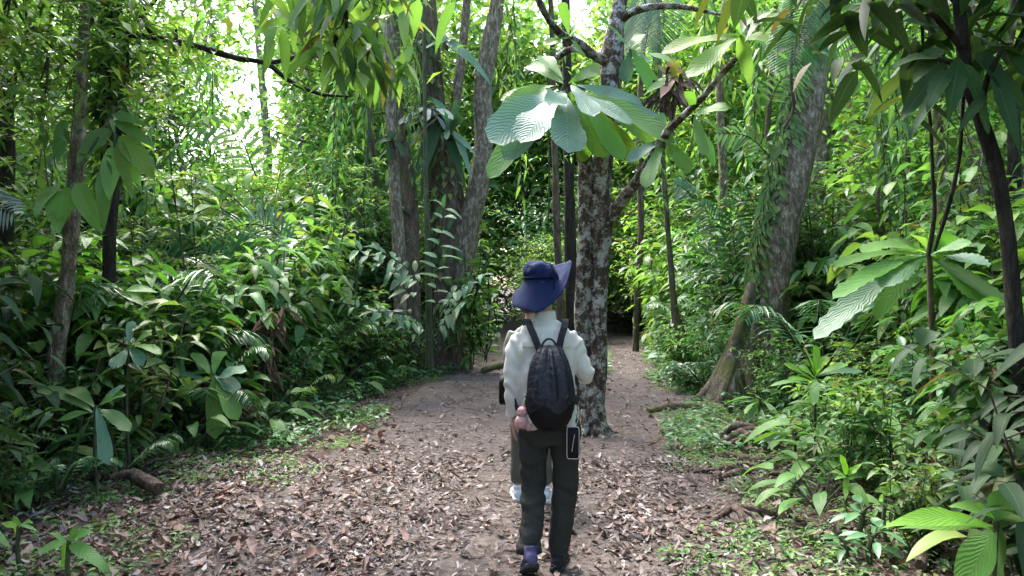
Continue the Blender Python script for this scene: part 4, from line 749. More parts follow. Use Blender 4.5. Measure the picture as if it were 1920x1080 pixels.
# palm fronds: dark ones near the leaning tree crown, the white one at the far edge, fan leaves behind
def frond_px(name,label,cat,lst,mat,group=None):
    e=empty(name,(0,0,0),0,label,cat,group); ms,ml=MB(),MB(); r=np.random.default_rng(len(label))
    for (b,m_,t,ll,nl,lw) in lst:
        pts=smooth_path([W(*b),W(*m_),W(*t)],12); tube(ms,pts,np.linspace(.014,.004,12),5)
        k=nl; tt_=np.linspace(.1,.99,k); i=np.minimum((tt_*11).astype(int),10); P=pts[i]+(pts[i+1]-pts[i])*(tt_*11-i)[:,None]; Tg=nrm(pts[i+1]-pts[i]); S=nrm(np.cross(Tg,[0,-.9,.4]))
        for sg in (-1,1): leaves(ml,P,S*sg+Tg*.6,[0,-.7,.6],ll*np.sin(np.pi*(.15+.8*tt_))**.6,lw,4,'lance',droop=.3,fold=.15)
    ms.build('stem',M['stem_g'],e); ml.build('foliage',M[mat],e); return e
frond_px('palm_frond','feathery dark palm frond hanging high beside the leaning tree','palm frond',[((1540,-60,7),(1515,20,6.9),(1480,130,6.8),.42,30,.03),((1600,-40,7),(1560,30,7),(1500,90,6.9),.4,26,.03)],'frond','palm fronds')
frond_px('palm_frond','grey-blue palm frond drooping behind the upper forked tree','palm frond',[((1200,-30,9),(1215,30,9),(1210,95,9),.5,26,.03),((1225,-30,9.2),(1245,20,9),(1240,80,9),.45,22,.03)],'teal','palm fronds')
frond_px('palm_frond','pale grey palm frond poking in at the shaded edge','palm frond',[((-60,330,4.6),(-20,375,4.6),(25,400,4.6),.2,14,.02)],'grey','palm fronds')
frond_px('palm_frond','yellowing palm frond above the dark bank','palm frond',[((430,400,9),(385,375,9),(310,385,9),.26,9,.05)],'yellow','palm fronds')
frond_px('palm_frond','arched light green frond over the bright gap','palm frond',[((480,330,9.5),(440,250,9.5),(370,230,9.4),.42,9,.09),((470,400,9.5),(400,350,9.5),(330,370,9.4),.3,9,.07)],'lit','palm fronds')
frond_px('palm_frond','wide dark green frond across the dark bank','palm frond',[((560,470,9),(480,420,9),(380,455,9),.5,26,.035),((430,560,8.6),(360,450,8.6),(270,450,8.5),.4,22,.035),((500,560,9.2),(520,430,9.2),(470,380,9.2),.42,22,.035)],'frond','palm fronds')
frond_px('palm_frond','fan of pale ribbed leaflets beyond the diagonal branch','palm frond',[((1300,372,11),(1290,360,11),(1268,345,10.9),.30,7,.05)],'teal','palm fronds')
frond_px('palm_frond','upright narrow frond beside the white slender trunk','palm frond',[((1370,470,11),(1345,420,11),(1312,380,10.9),.42,16,.035),((1390,520,11),(1375,440,11),(1390,360,11),.5,16,.06)],'frond','palm fronds')
frond_px('palm_frond','thin-leaved light frond above the white slender trunk','palm frond',[((1450,300,9.6),(1400,255,9.6),(1345,250,9.6),.3,14,.05),((1440,200,9),(1465,150,9),(1510,130,9),.28,10,.06)],'lit','palm fronds')
# --- toothed-leaf plant on the right
e=empty('toothed_leaf_plant',(0,0,0),0,'large plant with long serrated leaves radiating over the bank','plant')
Y=5.2; ms=MB(); b0=W(1742,470,Y); b0[2]=h(b0[0],b0[1])-.05; tube(ms,smooth_path([b0,b0+[.03,0,.8],W(1742,480,Y)],8),.022,8); ms.build('stem',M['stem_b'],e)
for mat,t,wd in (('teal',(1548,628),54),('broad',(1625,520),30),('broad',(1560,500),28),('broad',(1650,590),40),('lime',(1745,405),36),('broad',(1660,450),40),('broad',(1830,560),50),('teal',(1850,500),44),('lit',(1700,430),34),('broad',(1790,430),36),('lit',(1610,470),40),('deep',(1900,600),54),('broad',(1570,560),36),('teal',(1660,540),50),('broad',(1830,450),38)):
    big_leaf(e,mat,(1742,480,Y),(*t,Y-rng.uniform(.1,.7)),wd,'obov',24,tooth=.1,droop=.22,nrmv=(rng.normal(0,.12),-.55,.85))
def ros_px(name,label,c,Yd,lst,prof='obov',grp=None,stemh=None,nr=(0,-.45,.9)):
    e=empty(name,(0,0,0),0,label,'plant',grp); p=W(*c,Yd); g=h(p[0],p[1]); ms=MB(); tube(ms,smooth_path([[p[0]+.02,p[1],g-.05],[p[0]-.01,p[1],(g+p[2])/2],p],6),.011,6); ms.build('stem',M['stem_g'],e)
    for mat,t,wd in lst: u_=rng.uniform(0,.22); big_leaf(e,mat,(c[0],c[1]+abs(t[0]-c[0])*u_+4*u_,Yd),(t[0]+rng.normal(0,6),t[1]+rng.normal(0,8),Yd-rng.uniform(-.3,.3)*Yd*.12),wd*rng.uniform(.8,1.1),prof,11,droop=rng.uniform(.1,.45),nrmv=(rng.normal(0,.2)+nr[0],nr[1],nr[2]))
ros_px('rosette_plant','brightly lit lime rosette sprouting below the toothed-leaf plant',(1530,705),5.6,[('lime',(1455,682),22),('lime',(1500,655),22),('lime',(1535,640),20),('lime',(1560,655),24),('lime',(1470,705),16),('broad',(1590,680),24),('teal',(1615,700),22),('broad',(1520,755),22),('lime',(1545,665),24),('lime',(1490,680),20),('broad',(1600,730),20),('lit',(1445,725),14),('broad',(1560,760),20),('lit',(1510,645),16)])
ros_px('rosette_plant','five-leaved lime seedling standing over the litter',(1588,890),4.5,[('lime',(1583,842),24),('lime',(1612,868),20),('lit',(1548,882),18),('lit',(1560,905),16),('lime',(1580,925),16),('lime',(1620,880),14)],'ovate')
ros_px('rosette_plant','low lime seedling just above the long strap leaves',(1660,925),4.0,[('lime',(1640,908),16),('lime',(1690,905),20),('lit',(1650,950),18),('lime',(1700,938),18),('broad',(1725,905),22),('lime',(1675,890),14)],'ovate')
ros_px('rosette_plant','plant with long bright strap leaves reaching in at the bottom',(1868,975),3.0,[('lime',(1625,988),46),('broad',(1690,1000),30),('broad',(1810,1110),70),('lime',(1820,930),30),('broad',(1900,900),44),('deep',(1930,960),60),('lime',(1880,930),30),('deep',(1860,1090),70),('broad',(1760,935),34)],'lance')
ros_px('rosette_plant','yellow-green sprig low in the shaded bottom corner',(36,985),3.7,[('lime',(-5,978),18),('lime',(40,1005),20),('lit',(62,980),14),('lime',(20,965),14),('lit',(70,1000),12)],'ovate')
ros_px('rosette_plant','green seedling with four broad leaves in the shaded bottom corner',(130,1012),3.5,[('broad',(185,990),30),('broad',(190,1050),30),('mid',(75,1000),26),('broad',(120,1060),28),('mid',(60,1045),30),('broad',(150,975),22)],'ovate')
ros_px('rosette_plant','wide pale-leaved plant drooping over the cut brown stalks',(400,700),6.6,[('teal',(300,690),30),('broad',(350,655),26),('teal',(460,700),40),('broad',(420,650),30),('teal',(450,740),36),('giant',(400,790),40),('giant',(340,745),36),('giant',(440,780),34),('broad',(330,720),26)])
ros_px('rosette_plant','dark broad-leaved plant mid-way in the shaded corner',(180,760),5.0,[('teal',(150,838),36),('broad',(100,780),34),('broad',(240,740),32),('deep',(120,700),40),('deep',(230,820),36),('teal',(190,840),30),('deep',(60,720),40),('teal',(250,700),26)])
ros_px('rosette_plant','glossy bluish leaves above the fallen log',(240,650),5.6,[('teal',(215,690),34),('teal',(250,700),24),('broad',(180,640),30),('broad',(290,620),28),('teal',(245,600),24),('deep',(160,680),34),('broad',(310,660),28)])

# ------------------------------------------------------------------ people
M['skin']=plain('skin',(.42,.26,.19),.55,.35,.1,80,.06); M['shirt']=plain('shirt_cloth',(.60,.59,.52),.8,.2,.35,420,.03,sheen=.3)
M['pants']=plain('trouser_cloth',(.036,.037,.034),.9,.15,.3,500,.15); M['pants2']=plain('trouser_cloth_olive',(.10,.10,.085),.85,.2,.3,400,.1)
M['navy']=plain('hat_cloth',(.006,.015,.060),.8,.2,.3,500,.12); M['navy2']=plain('hat_band_cloth',(.003,.004,.018),.8,.1,.2,300,.1)
M['nylon']=plain('backpack_nylon',(.006,.007,.013),.5,.35,1.,34,.3); M['nylon2']=plain('backpack_nylon_plain',(.004,.004,.005),.65,.2,.1,300,.1)
M['web']=plain('strap_webbing',(.012,.012,.018),.7,.3,.4,900,.2); M['hair']=plain('hair_black',(.012,.009,.008),.45,.5,.5,300,.3)
M['shoe']=plain('shoe_mesh',(.05,.05,.12),.7,.3,.5,500,.35); M['shoeb']=plain('shoe_black',(.015,.015,.02),.7,.3,.4,400,.2); M['sole']=plain('shoe_sole',(.02,.02,.024),.8,.3,.3,200,.2)
M['white']=plain('white_rubber',(.7,.72,.75),.5,.4,.1,100,.05); M['whitec']=plain('white_shoe',(.62,.64,.72),.6,.3,.3,300,.08); M['fluff']=plain('pink_fluff',(.62,.36,.34),.95,.1,1.,130,.25,sheen=.6)
M['metal']=plain('clip_metal',(.5,.5,.5),.3,.5,0,10,0,1.); M['tan']=plain('leather_tag',(.5,.42,.3),.6,.3,.2,100,.15); M['cord']=plain('pale_cord',(.55,.53,.52),.6,.3); M['sock']=plain('sock',(.6,.68,.72),.9,.1,.4,400,.05)
M['eye']=plain('eye_dark',(.02,.015,.01),.2,.6); M['lip']=plain('lip',(.35,.12,.10),.5,.3); M['shirt2']=plain('shirt_cloth_grey',(.22,.23,.2),.85,.2,.3,400,.05)
def loft(mb, rows, k=28, pw=2.3, m=0):     # rows: (cx,cy,cz,rx,ry)
    a=np.arange(k)*2*np.pi/k; c,s=np.cos(a),np.sin(a); ex=2/pw; V=[]
    for cx,cy,cz,rx,ry in rows: V.append(np.stack([cx+rx*np.sign(c)*np.abs(c)**ex, cy+ry*np.sign(s)*np.abs(s)**ex, np.full(k,cz)],1))
    n=len(rows); V=np.concatenate(V+[np.array([[rows[0][0],rows[0][1],rows[0][2]],[rows[-1][0],rows[-1][1],rows[-1][2]]])])
    i=np.arange(n-1)[:,None]*k; j=np.arange(k)[None,:]; j2=(j+1)%k; Q=np.stack([i+j,i+j2,i+k+j2,i+k+j],-1).reshape(-1,4); jj=np.arange(k)
    T=np.concatenate([np.stack([(jj+1)%k,jj,np.full(k,n*k)],1),np.stack([(n-1)*k+jj,(n-1)*k+(jj+1)%k,np.full(k,n*k+1)],1)]); mb.add(V,q=Q,t=T,m=m)
def limb(mb, pts, n=18, k=16): a=smooth_path(np.array(pts,float),n); tube(mb,a[:,:3],a[:,3],k)
def fuse(name, mb, mat, parent, voxel=.007, smooth=4, disp=None, sub=0):
    me=mb.mesh(name+'_raw',M[mat]); o=bpy.data.objects.new('raw',me); COL.objects.link(o)
    md=o.modifiers.new('r','REMESH'); md.mode='VOXEL'; md.voxel_size=voxel; sm=o.modifiers.new('s','SMOOTH'); sm.factor=.5; sm.iterations=smooth
    dg=bpy.context.evaluated_depsgraph_get(); nm=bpy.data.meshes.new_from_object(o.evaluated_get(dg)); bpy.data.objects.remove(o); bpy.data.meshes.remove(me)
    n=len(nm.vertices); co=np.zeros(n*3); nm.vertices.foreach_get('co',co); co=co.reshape(-1,3)
    if disp:
        no=np.zeros(n*3); nm.vertices.foreach_get('normal',no); no=no.reshape(-1,3)
        d=np.array([disp(Vector(p)) for p in co]); co=co+no*d[:,None]; nm.vertices.foreach_set('co',co.ravel())
    nm.polygons.foreach_set('use_smooth',np.ones(len(nm.polygons),bool)); nm.materials.clear(); nm.materials.append(M[mat]); nm.update(); nm.name=name
    q=bpy.data.objects.new(name,nm); COL.objects.link(q)
    if parent is not None: q.parent=parent
    return q
def hand(mb, w_, dirv, palmn, sgn, curl=.5, L=.17):
    d=nrm(dirv); n=nrm(np.array(palmn)-d*np.dot(palmn,d)); s=np.cross(d,n)*sgn; w_=np.array(w_,float)
    # palm: three overlapping flattened tubes
    for o_ in (-.024,-.008,.008,.024): limb(mb,[[*(w_+s*o_*.6),.013],[*(w_+d*L*.25+s*o_),.014],[*(w_+d*L*.5+s*o_),.011]],8,10)
    for o_,ln in ((-.030,.36),(-.010,.43),(.011,.46),(.032,.40)):      # little..index
        b=w_+d*L*.48+s*o_; p1=b+nrm(d+n*curl*.3)*L*ln*.45; p2=p1+nrm(d+n*curl)*L*ln*.33; p3=p2+nrm(d+n*curl*1.9)*L*ln*.25
        limb(mb,[[*b,.0095],[*p1,.0088],[*p2,.008],[*p3,.0062]],12,10)
    b=w_+d*L*.14+s*.03; p1=b+nrm(d+s*.85+n*.3)*.038; p2=p1+nrm(d+s*.25+n*.5)*.032; limb(mb,[[*b,.013],[*p1,.0105],[*p2,.008]],10,10)
def shoe(parent, ank, head, pitch, mats, nm='shoe', toe=.175, heel=.075, wsc=1.):
    Mx=Matrix.Translation(Vector(ank))@Matrix.Rotation(head,4,'Z')@Matrix.Rotation(pitch,4,'X')
    def tr(mb,m):
        for a in mb.v: a[:]=np.array([list(Mx@Vector(p)) for p in a])
    rows=[(-heel,.024,.055),(-heel+.015,.034,.075),(-.02,.038,.085),(.03,.038,.075),(.07,.042,.058),(.11,.046,.05),(.145,.04,.04),(toe,.018,.025)]
    up=MB(); k=14; a=np.arange(k)*2*np.pi/k; V=[]
    for y,w2,hh in rows: V.append(np.stack([w2*wsc*np.cos(a),np.full(k,y),hh/2+hh/2*np.sin(a)-.085+.012],1))
    n=len(rows); VV=np.concatenate(V+[np.array([[0,rows[0][0]-.004,-.05],[0,toe+.006,-.065]])]); i=np.arange(n-1)[:,None]*k; j=np.arange(k)[None,:]; j2=(j+1)%k; jj=np.arange(k)
    up.add(VV,q=np.stack([i+j,i+k+j,i+k+j2,i+j2],-1).reshape(-1,4),t=np.concatenate([np.stack([jj,(jj+1)%k,np.full(k,n*k)],1),np.stack([(n-1)*k+(jj+1)%k,(n-1)*k+jj,np.full(k,n*k+1)],1)]))
    limb(up,[[0,-.03,-.03,.036],[0,-.028,.01,.038],[0,-.03,.028,.037]],6,14)
    tr(up,Mx); o=fuse(nm,up,mats[0],parent,.006,3)
    so=MB(); out=[]; 
    prof=[(-heel-.006,.02),(-heel+.01,.036),(-.02,.04),(.04,.038),(.09,.046),(.125,.048),(.155,.038),(toe+.008,.016)]
    for y,w2 in prof: out.append([(-w2*wsc,y,-.06),(w2*wsc,y,-.06),(w2*wsc*1.04,y,-.088+(.012 if y>.15 else 0)),(-w2*wsc*1.04,y,-.088+(.012 if y>.15 else 0))])
    VV=np.array(out).reshape(-1,3); n=len(prof); i=np.arange(n-1)[:,None]*4; j=np.arange(4)[None,:]; j2=(j+1)%4
    so.add(VV,q=np.concatenate([np.stack([i+j,i+4+j,i+4+j2,i+j2],-1).reshape(-1,4),[[0,1,2,3]],[[4*n-1,4*n-2,4*n-3,4*n-4]]])); tr(so,Mx); s_=fuse('sole',so,mats[1],o,.005,2)
    return o
def wr(p,amp,sc,str_=(1,1,1)):
    q=Vector((p.x*str_[0],p.y*str_[1],p.z*str_[2]))*sc; return amp*(noise.noise(q)+.5*noise.noise(q*2.1))
def head_parts(mb, c, root, hair=True):
    cx,cyy,cz=c
    loft(mb,[(cx,cyy+.015,cz-.115,.030,.035),(cx,cyy+.012,cz-.10,.045,.055),(cx,cyy+.006,cz-.06,.062,.078),(cx,cyy,cz,.072,.092),(cx,cyy-.006,cz+.05,.072,.094),(cx,cyy-.008,cz+.085,.055,.075),(cx,cyy-.008,cz+.105,.028,.04)],24,2.1)
    limb(mb,[[cx,cyy+.085,cz+.02,.009],[cx,cyy+.103,cz-.005,.011],[cx,cyy+.112,cz-.022,.014],[cx,cyy+.09,cz-.03,.008]],8,10)
    for s_ in (-1,1): limb(mb,[[cx+s_*.070,cyy+.0,cz+.025,.010],[cx+s_*.078,cyy-.008,cz+.005,.013],[cx+s_*.072,cyy+.002,cz-.028,.009]],8,10)

def build_main():
    X0=(1022-960)/F_PX*3.76; z0=max(h(X0+.07,3.85),h(X0-.08,3.7))+.004
    root=empty('person',(X0,3.76,z0),0,'hiker in navy sun hat, pale shirt and black trousers walking away along the trail','person')
    b=MB(); hc=(-.018,.035,1.535)
    head_parts(b,hc,root)
    limb(b,[[0,.0,1.30,.06],[-.005,.01,1.38,.052],[-.014,.022,1.46,.05]],8,16)
    loft(b,[(.02,0,.80,.14,.095),(.012,0,.95,.125,.085),(.0,0,1.1,.145,.09),(0,0,1.24,.15,.085),(0,0,1.31,.12,.07),(0,0,1.345,.06,.05)],24,2.2)
    limb(b,[[-.135,0,1.262,.036],[-.170,-.01,1.15,.038],[-.182,-.012,1.03,.034],[-.175,.015,.92,.030],[-.168,.03,.835,.024]],16)
    limb(b,[[.135,0,1.262,.036],[.190,.005,1.16,.038],[.228,.02,1.06,.034],[.20,.12,1.055,.03],[.145,.225,1.09,.023]],16)
    hand(b,(-.168,.03,.845),(-.02,.12,-1),(.9,.1,0),1,.35,.155); hand(b,(.147,.22,1.09),(-.35,.8,.3),(-.5,-.2,-.6),-1,.9,.155)
    limb(b,[[-.055,0,.82,.075],[-.060,.035,.47,.046],[-.070,-.02,.32,.038],[-.084,-.085,.18,.034],[-.084,-.115,.12,.032]],18); limb(b,[[.10,0,.82,.075],[.10,.025,.46,.052],[.08,.045,.2,.042],[.072,.05,.07,.034]],18)
    fuse('body',b,'skin',root,.0045,3)
    for s_ in (-1,1):
        m_=MB(); limb(m_,[[hc[0]+s_*.030-.008,hc[1]+.084,hc[2]+.012,.006],[hc[0]+s_*.030,hc[1]+.087,hc[2]+.012,.009],[hc[0]+s_*.030+.008,hc[1]+.084,hc[2]+.012,.006]],6,8); m_.build('eye',M['eye'],root)
    m_=MB(); limb(m_,[[hc[0]-.022,hc[1]+.078,hc[2]-.055,.004],[hc[0],hc[1]+.086,hc[2]-.055,.006],[hc[0]+.022,hc[1]+.078,hc[2]-.055,.004]],8,8); m_.build('mouth',M['lip'],root)
    m_=MB(); loft(m_,[(hc[0],hc[1]-.03,hc[2]-.075,.05,.05),(hc[0],hc[1]-.022,hc[2]-.03,.074,.078),(hc[0],hc[1]-.018,hc[2]+.03,.078,.085),(hc[0],hc[1]-.014,hc[2]+.08,.066,.082),(hc[0],hc[1]-.01,hc[2]+.112,.03,.04)],24,2.1); fuse('hair',m_,'hair',root,.006,2,lambda p: wr(p,.003,60,(1,1,.25)))
    # shirt
    s=MB()
    loft(s,[(.022,0,.795,.163,.122),(.020,0,.86,.160,.118),(.014,0,.95,.150,.110),(.008,0,1.05,.152,.108),(.004,0,1.15,.166,.110),(.0,0,1.23,.172,.106),(0,0,1.285,.148,.090),(0,0,1.32,.132,.080),(0,.003,1.35,.09,.068),(-.002,.006,1.365,.07,.06)],32,2.25)
    limb(s,[[-.118,0,1.285,.050],[-.148,-.002,1.232,.057],[-.170,-.008,1.15,.049],[-.180,-.012,1.04,.044],[-.178,.0,.95,.040],[-.176,.02,.87,.038],[-.173,.025,.845,.037]],26)
    limb(s,[[.118,0,1.285,.050],[.152,.0,1.232,.057],[.190,.008,1.15,.050],[.222,.02,1.075,.048],[.222,.075,1.055,.047],[.19,.15,1.065,.042],[.16,.20,1.08,.038]],26)
    def dsp(p):
        d=wr(p,.006,9)+wr(p,.005,22,(1,1,.5)); sl=abs(p.x)>.15
        if sl: d+=.006*math.sin((p.z*1.0+p.x*1.3*(1 if p.x<0 else -1))*70+noise.noise(p*9)*5)*max(0,noise.noise(p*7+Vector((3,1,2)))+.35)
        else: d+=.007*math.sin((p.z*.5+abs(p.x)*1.)*80+noise.noise(p*8)*4)*max(0,noise.noise(p*5)+.25)
        if p.z<.84: d+=.004*math.sin(p.x*60)
        return d
    sh=fuse('shirt',s,'shirt',root,.006,5,dsp)
    cb=MB(); 
    for j in range(2):                       # standing collar, inside and outside skins joined at the rim
        pass
    a=np.linspace(0,2*np.pi,33)[:-1]; rws=[]
    for (z,rx,ry) in ((1.345,.078,.070),(1.375,.064,.060),(1.415,.060,.057),(1.422,.057,.054),(1.415,.054,.051),(1.36,.056,.052)):
        rws.append(np.stack([-.003+rx*np.cos(a),.008+ry*np.sin(a),z+.006*np.sin(a*1)-.004*np.cos(2*a)],1))
    VV=np.concatenate(rws); i=np.arange(5)[:,None]*32; j=np.arange(32)[None,:]; cb.add(VV,q=np.stack([i+j,i+(j+1)%32,i+32+(j+1)%32,i+32+j],-1).reshape(-1,4)); cb.build('collar',M['shirt'],sh)
    # yoke flap across the back, hem band and cuffs
    def back_y(x,z): 
        rx=.168; ry=.110; u=min(abs(x-.002)/rx,.98); return -ry*(1-u**2.25)**(1/2.25)
    fl=MB()
    xs_=np.linspace(-.125,.130,22); V=[]
    for z,o_ in ((1.262,.004),(1.236,.011),(1.232,.010),(1.232,.002)): V.append(np.array([[x,back_y(x,z)-o_-.001,z-.006*abs(x)/.13] for x in xs_]))
    V=np.concatenate(V); i=np.arange(3)[:,None]*22; j=np.arange(21)[None,:]; fl.add(V,q=np.stack([i+j,i+j+1,i+22+j+1,i+22+j],-1).reshape(-1,4)); fl.build('yoke_flap',M['shirt'],sh)
    # trousers
    t=MB()
    loft(t,[(.022,0,.70,.150,.10),(.024,0,.745,.166,.112),(.024,-.002,.80,.164,.116),(.022,0,.86,.15,.108),(.02,0,.90,.14,.10)],30,2.3)
    limb(t,[[-.062,0,.745,.084],[-.064,.02,.60,.076],[-.062,.035,.47,.068],[-.070,-.02,.32,.063],[-.086,-.088,.17,.061],[-.086,-.10,.145,.062]],26)
    limb(t,[[.106,0,.745,.084],[.112,.012,.60,.076],[.110,.02,.47,.070],[.096,.035,.30,.067],[.080,.045,.12,.062],[.078,.045,.085,.061]],26)
    fuse('trousers',t,'pants',root,.0065,4,lambda p: wr(p,.008,9,(1,1,.6))+wr(p,.004,24)+.006*math.sin(p.z*52+noise.noise(p*9)*4)*(.5+noise.noise(p*6+Vector((9,0,0))))+(.005 if p.z<.19 and p.x<-.0 else 0))
    l=shoe(root,(-.085,-.115,.150),.10,-.50,('shoe','sole')); r_2=shoe(root,(.074,.055,.085),-.22,0,('shoeb','sole'))
    m_=MB(); limb(m_,[[-.084,-.112,.135,.040],[-.084,-.108,.17,.041],[-.085,-.10,.20,.040]],6,14); sk=m_.build('sock',M['shoeb'],root); tag(sk)
    m_=MB(); limb(m_,[[-.105,-.150,.165,.006],[-.106,-.151,.176,.009],[-.106,-.149,.188,.007]],6,8); m_.build('sock_logo',M['sock'],sk)
    # hat
    H0=Vector((-.020,.030,1.588)); hat=MB(); na=72; nr_=12
    def lp(a,tab): a=a%360; return float(np.interp(a,[q[0] for q in tab],[q[1] for q in tab]))
    tz=[(0,.100),(40,.098),(75,.07),(105,.02),(135,-.05),(180,-.125),(225,-.160),(262,-.168),(290,-.135),(310,-.085),(330,-.01),(345,.06),(360,.105)]
    tr_=[(0,.162),(25,.160),(60,.165),(90,.18),(130,.17),(180,.158),(225,.155),(262,.150),(290,.140),(312,.15),(335,.16),(360,.168)]
    V=[]
    for j in range(nr_):
        u=j/(nr_-1)
        for i in range(na):
            A=i*360/na; ro=lp(A,tr_); ri=.090+.006*abs(math.sin(math.radians(A))); dz=lp(A,tz); rad=ri+(ro-ri)*(u**1.15 if dz<0 else u); z=dz*(u**.9)+.005*math.sin(math.radians(A)*5+1)*u+.004*noise.noise(Vector((A*.05,u*3,1)))
            V.append((math.cos(math.radians(A))*rad,math.sin(math.radians(A))*rad,z))
    V=np.array(V)+np.array(H0); Vb=V-np.array([0,0,.0045]); i=np.arange(nr_-1)[:,None]*na; j=np.arange(na)[None,:]; j2=(j+1)%na; Q=np.stack([i+j,i+na+j,i+na+j2,i+j2],-1).reshape(-1,4); nv=len(V)
    e0=(nr_-1)*na; jj=np.arange(na); hat.add(np.concatenate([V,Vb]),q=np.concatenate([Q,Q[:,::-1]+nv,np.stack([e0+jj,e0+jj+nv,e0+(jj+1)%na+nv,e0+(jj+1)%na],1)])); 
    cr_=MB(); loft(cr_,[(H0[0],H0[1],H0[2]-.02,.092,.098),(H0[0],H0[1],H0[2]+.02,.093,.099),(H0[0]-.006,H0[1],H0[2]+.055,.088,.094),(H0[0]-.010,H0[1],H0[2]+.078,.078,.083),(H0[0]-.012,H0[1],H0[2]+.092,.06,.062),(H0[0]-.012,H0[1],H0[2]+.097,.03,.03)],36,2.1)
    hb=fuse('hat',cr_,'navy',root,.006,3,lambda p: wr(p,.012,16))
    hat.build('brim',M['navy'],hb); 
    bn=MB(); A=np.linspace(0,2*np.pi,49); tube(bn,np.stack([H0[0]+.095*np.cos(A),H0[1]+.1015*np.sin(A),np.full(49,H0[2]+.006)],1),.008,6,cap=False,flat=.4); bn.build('hat_band',M['navy2'],hb)
    bn=MB(); tube(bn,smooth_path(np.array([H0[0]+.045,H0[1]-.088,H0[2]+.075])+np.array([[0,0,0],[.02,-.012,-.04],[.018,-.02,-.09],[0.02,-.028,-.13]]),12),.004,6); bn.build('toggle_cord',M['navy2'],hb)
    # backpack, worn on the back
    bp=empty('backpack',(X0,3.76,z0),0,'black drawstring backpack with gathered top worn on the hiker\'s back','backpack')
    mb=MB(); k=96; a=np.arange(k)*2*np.pi/k; rows=[(1.238,.046,.024,.0),(1.232,.055,.034,.6),(1.218,.062,.044,1.1),(1.19,.074,.054,1.3),(1.16,.089,.062,1.3),(1.135,.099,.068,1.1),(1.09,.107,.076,.9),(1.045,.112,.082,.7),(1.0,.118,.087,.5),(.965,.126,.090,.3),(.95,.128,.090,.2)]
    rows=[(*q,) for q in rows]; V=[]
    yb=-.118
    for z,rx,ry,pl in rows:
        pr=1+.10*pl*np.cos(a*9+.8+np.sin(a*3+z*9)*.9)+.03*pl*np.cos(a*19+z*14)+.07*np.array([noise.noise(Vector((math.cos(t)*1.6,math.sin(t)*1.6,z*9))) for t in a]); V.append(np.stack([.016+rx*pr*np.cos(a),yb-ry+ry*pr*np.sin(a),np.full(k,z)+.004*np.sin(a*5)],1))
    V=np.concatenate(V); i=np.arange(len(rows)-1)[:,None]*k; j=np.arange(k)[None,:]; j2=(j+1)%k; mb.add(V,q=np.stack([i+j,i+k+j,i+k+j2,i+j2],-1).reshape(-1,4)); jj=np.arange(k)
    mb.add(np.vstack([V[:k],[.016,yb-.03,1.238]]),t=np.stack([jj,(jj+1)%k,np.full(k,k)],1)); ub=mb.build('upper_bag',M['nylon'],bp)
    # zigzag lower edge overlapping the plain lower panel
    mb=MB(); rows=[(.975,.124,.088),(.95,.127,.090),(.915,.119,.090),(.88,.108,.085),(.845,.09,.077),(.82,.07,.062),(.81,.04,.035)]; V=[]
    for n_,(z,rx,ry) in enumerate(rows): V.append(np.stack([.016+rx*np.sign(np.cos(a))*np.abs(np.cos(a))**.85*(1+.03*np.cos(a*5+z*30)),yb-.088+ry*np.sin(a)*.97,np.full(k,z)],1))
    V=np.concatenate(V); i=np.arange(len(rows)-1)[:,None]*k; mb.add(V,q=np.stack([i+j,i+k+j,i+k+j2,i+j2],-1).reshape(-1,4)); mb.add(np.vstack([V[-k:],[.016,yb-.09,.804]]),t=np.stack([(jj+1)%k,jj,np.full(k,k)],1)); mb.build('lower_panel',M['nylon2'],bp)
    mb=MB(); V=[]; zz=[]; ww=(np.abs(((a/np.pi*2.5)%1)-.5)*2)
    for f in (0,.33,.66,1.): 
        z=.985-(.035+.045*ww)*f; V.append(np.stack([.016+(.129)*np.cos(a)*(1-.05*f),yb-.0885+.0935*np.sin(a)*(1-.004*f),z],1))
    V=np.concatenate(V); i=np.arange(3)[:,None]*k; mb.add(V,q=np.stack([i+j,i+k+j,i+k+j2,i+j2],-1).reshape(-1,4)); mb.build('flap_edge',M['nylon'],bp)
    def strap(pts,wid,th,nm,mt='web'):
        s=smooth_path(np.array(pts,float),20); mb=MB(); T=nrm(np.gradient(s[:,:3],axis=0)); Nn=s[:,3:6]; S=nrm(np.cross(T,Nn)); Nn=nrm(np.cross(S,T)); q=[]
        for u,v in ((-1,-1),(1,-1),(1,1),(-1,1)): q.append(s[:,:3]+S*u*wid/2+Nn*v*th/2)
        V=np.stack(q,1).reshape(-1,3); i=np.arange(19)[:,None]*4; j=np.arange(4)[None,:]; mb.add(V,q=np.stack([i+j,i+(j+1)%4,i+4+(j+1)%4,i+4+j],-1).reshape(-1,4)); return mb.build(nm,M[mt],bp,smooth=False)
    strap([(-.030,-.146,1.195,0,-1,0),(-.060,-.130,1.28,0,-1,.3),(-.088,-.098,1.345,0,-.7,.8),(-.098,-.03,1.372,0,0,1),(-.10,.06,1.33,0,.8,.6),(-.115,.118,1.2,0,1,0),(-.15,.10,1.05,-.6,1,0),(-.168,.0,.95,-1,0,0),(-.14,-.10,.88,-.7,-.7,0),(-.12,-.15,.86,0,-1,0)],.036,.006,'shoulder_strap')
    strap([(.060,-.146,1.195,0,-1,0),(.078,-.130,1.28,0,-1,.3),(.100,-.098,1.345,0,-.7,.8),(.106,-.03,1.372,0,0,1),(.108,.06,1.33,0,.8,.6),(.12,.118,1.2,0,1,0),(.155,.10,1.1,.6,1,0),(.176,.0,1.03,1,0,0),(.17,-.11,.97,.7,-.7,0),(.15,-.17,.95,.3,-1,0)],.036,.006,'shoulder_strap')
    mb=MB(); A=np.linspace(0,np.pi,18); tube(mb,np.stack([-.0+.014+.040*np.cos(A),np.full(18,-.148),1.215+.060*np.sin(A)],1),.0055,8); mb.build('grab_loop',M['web'],bp)
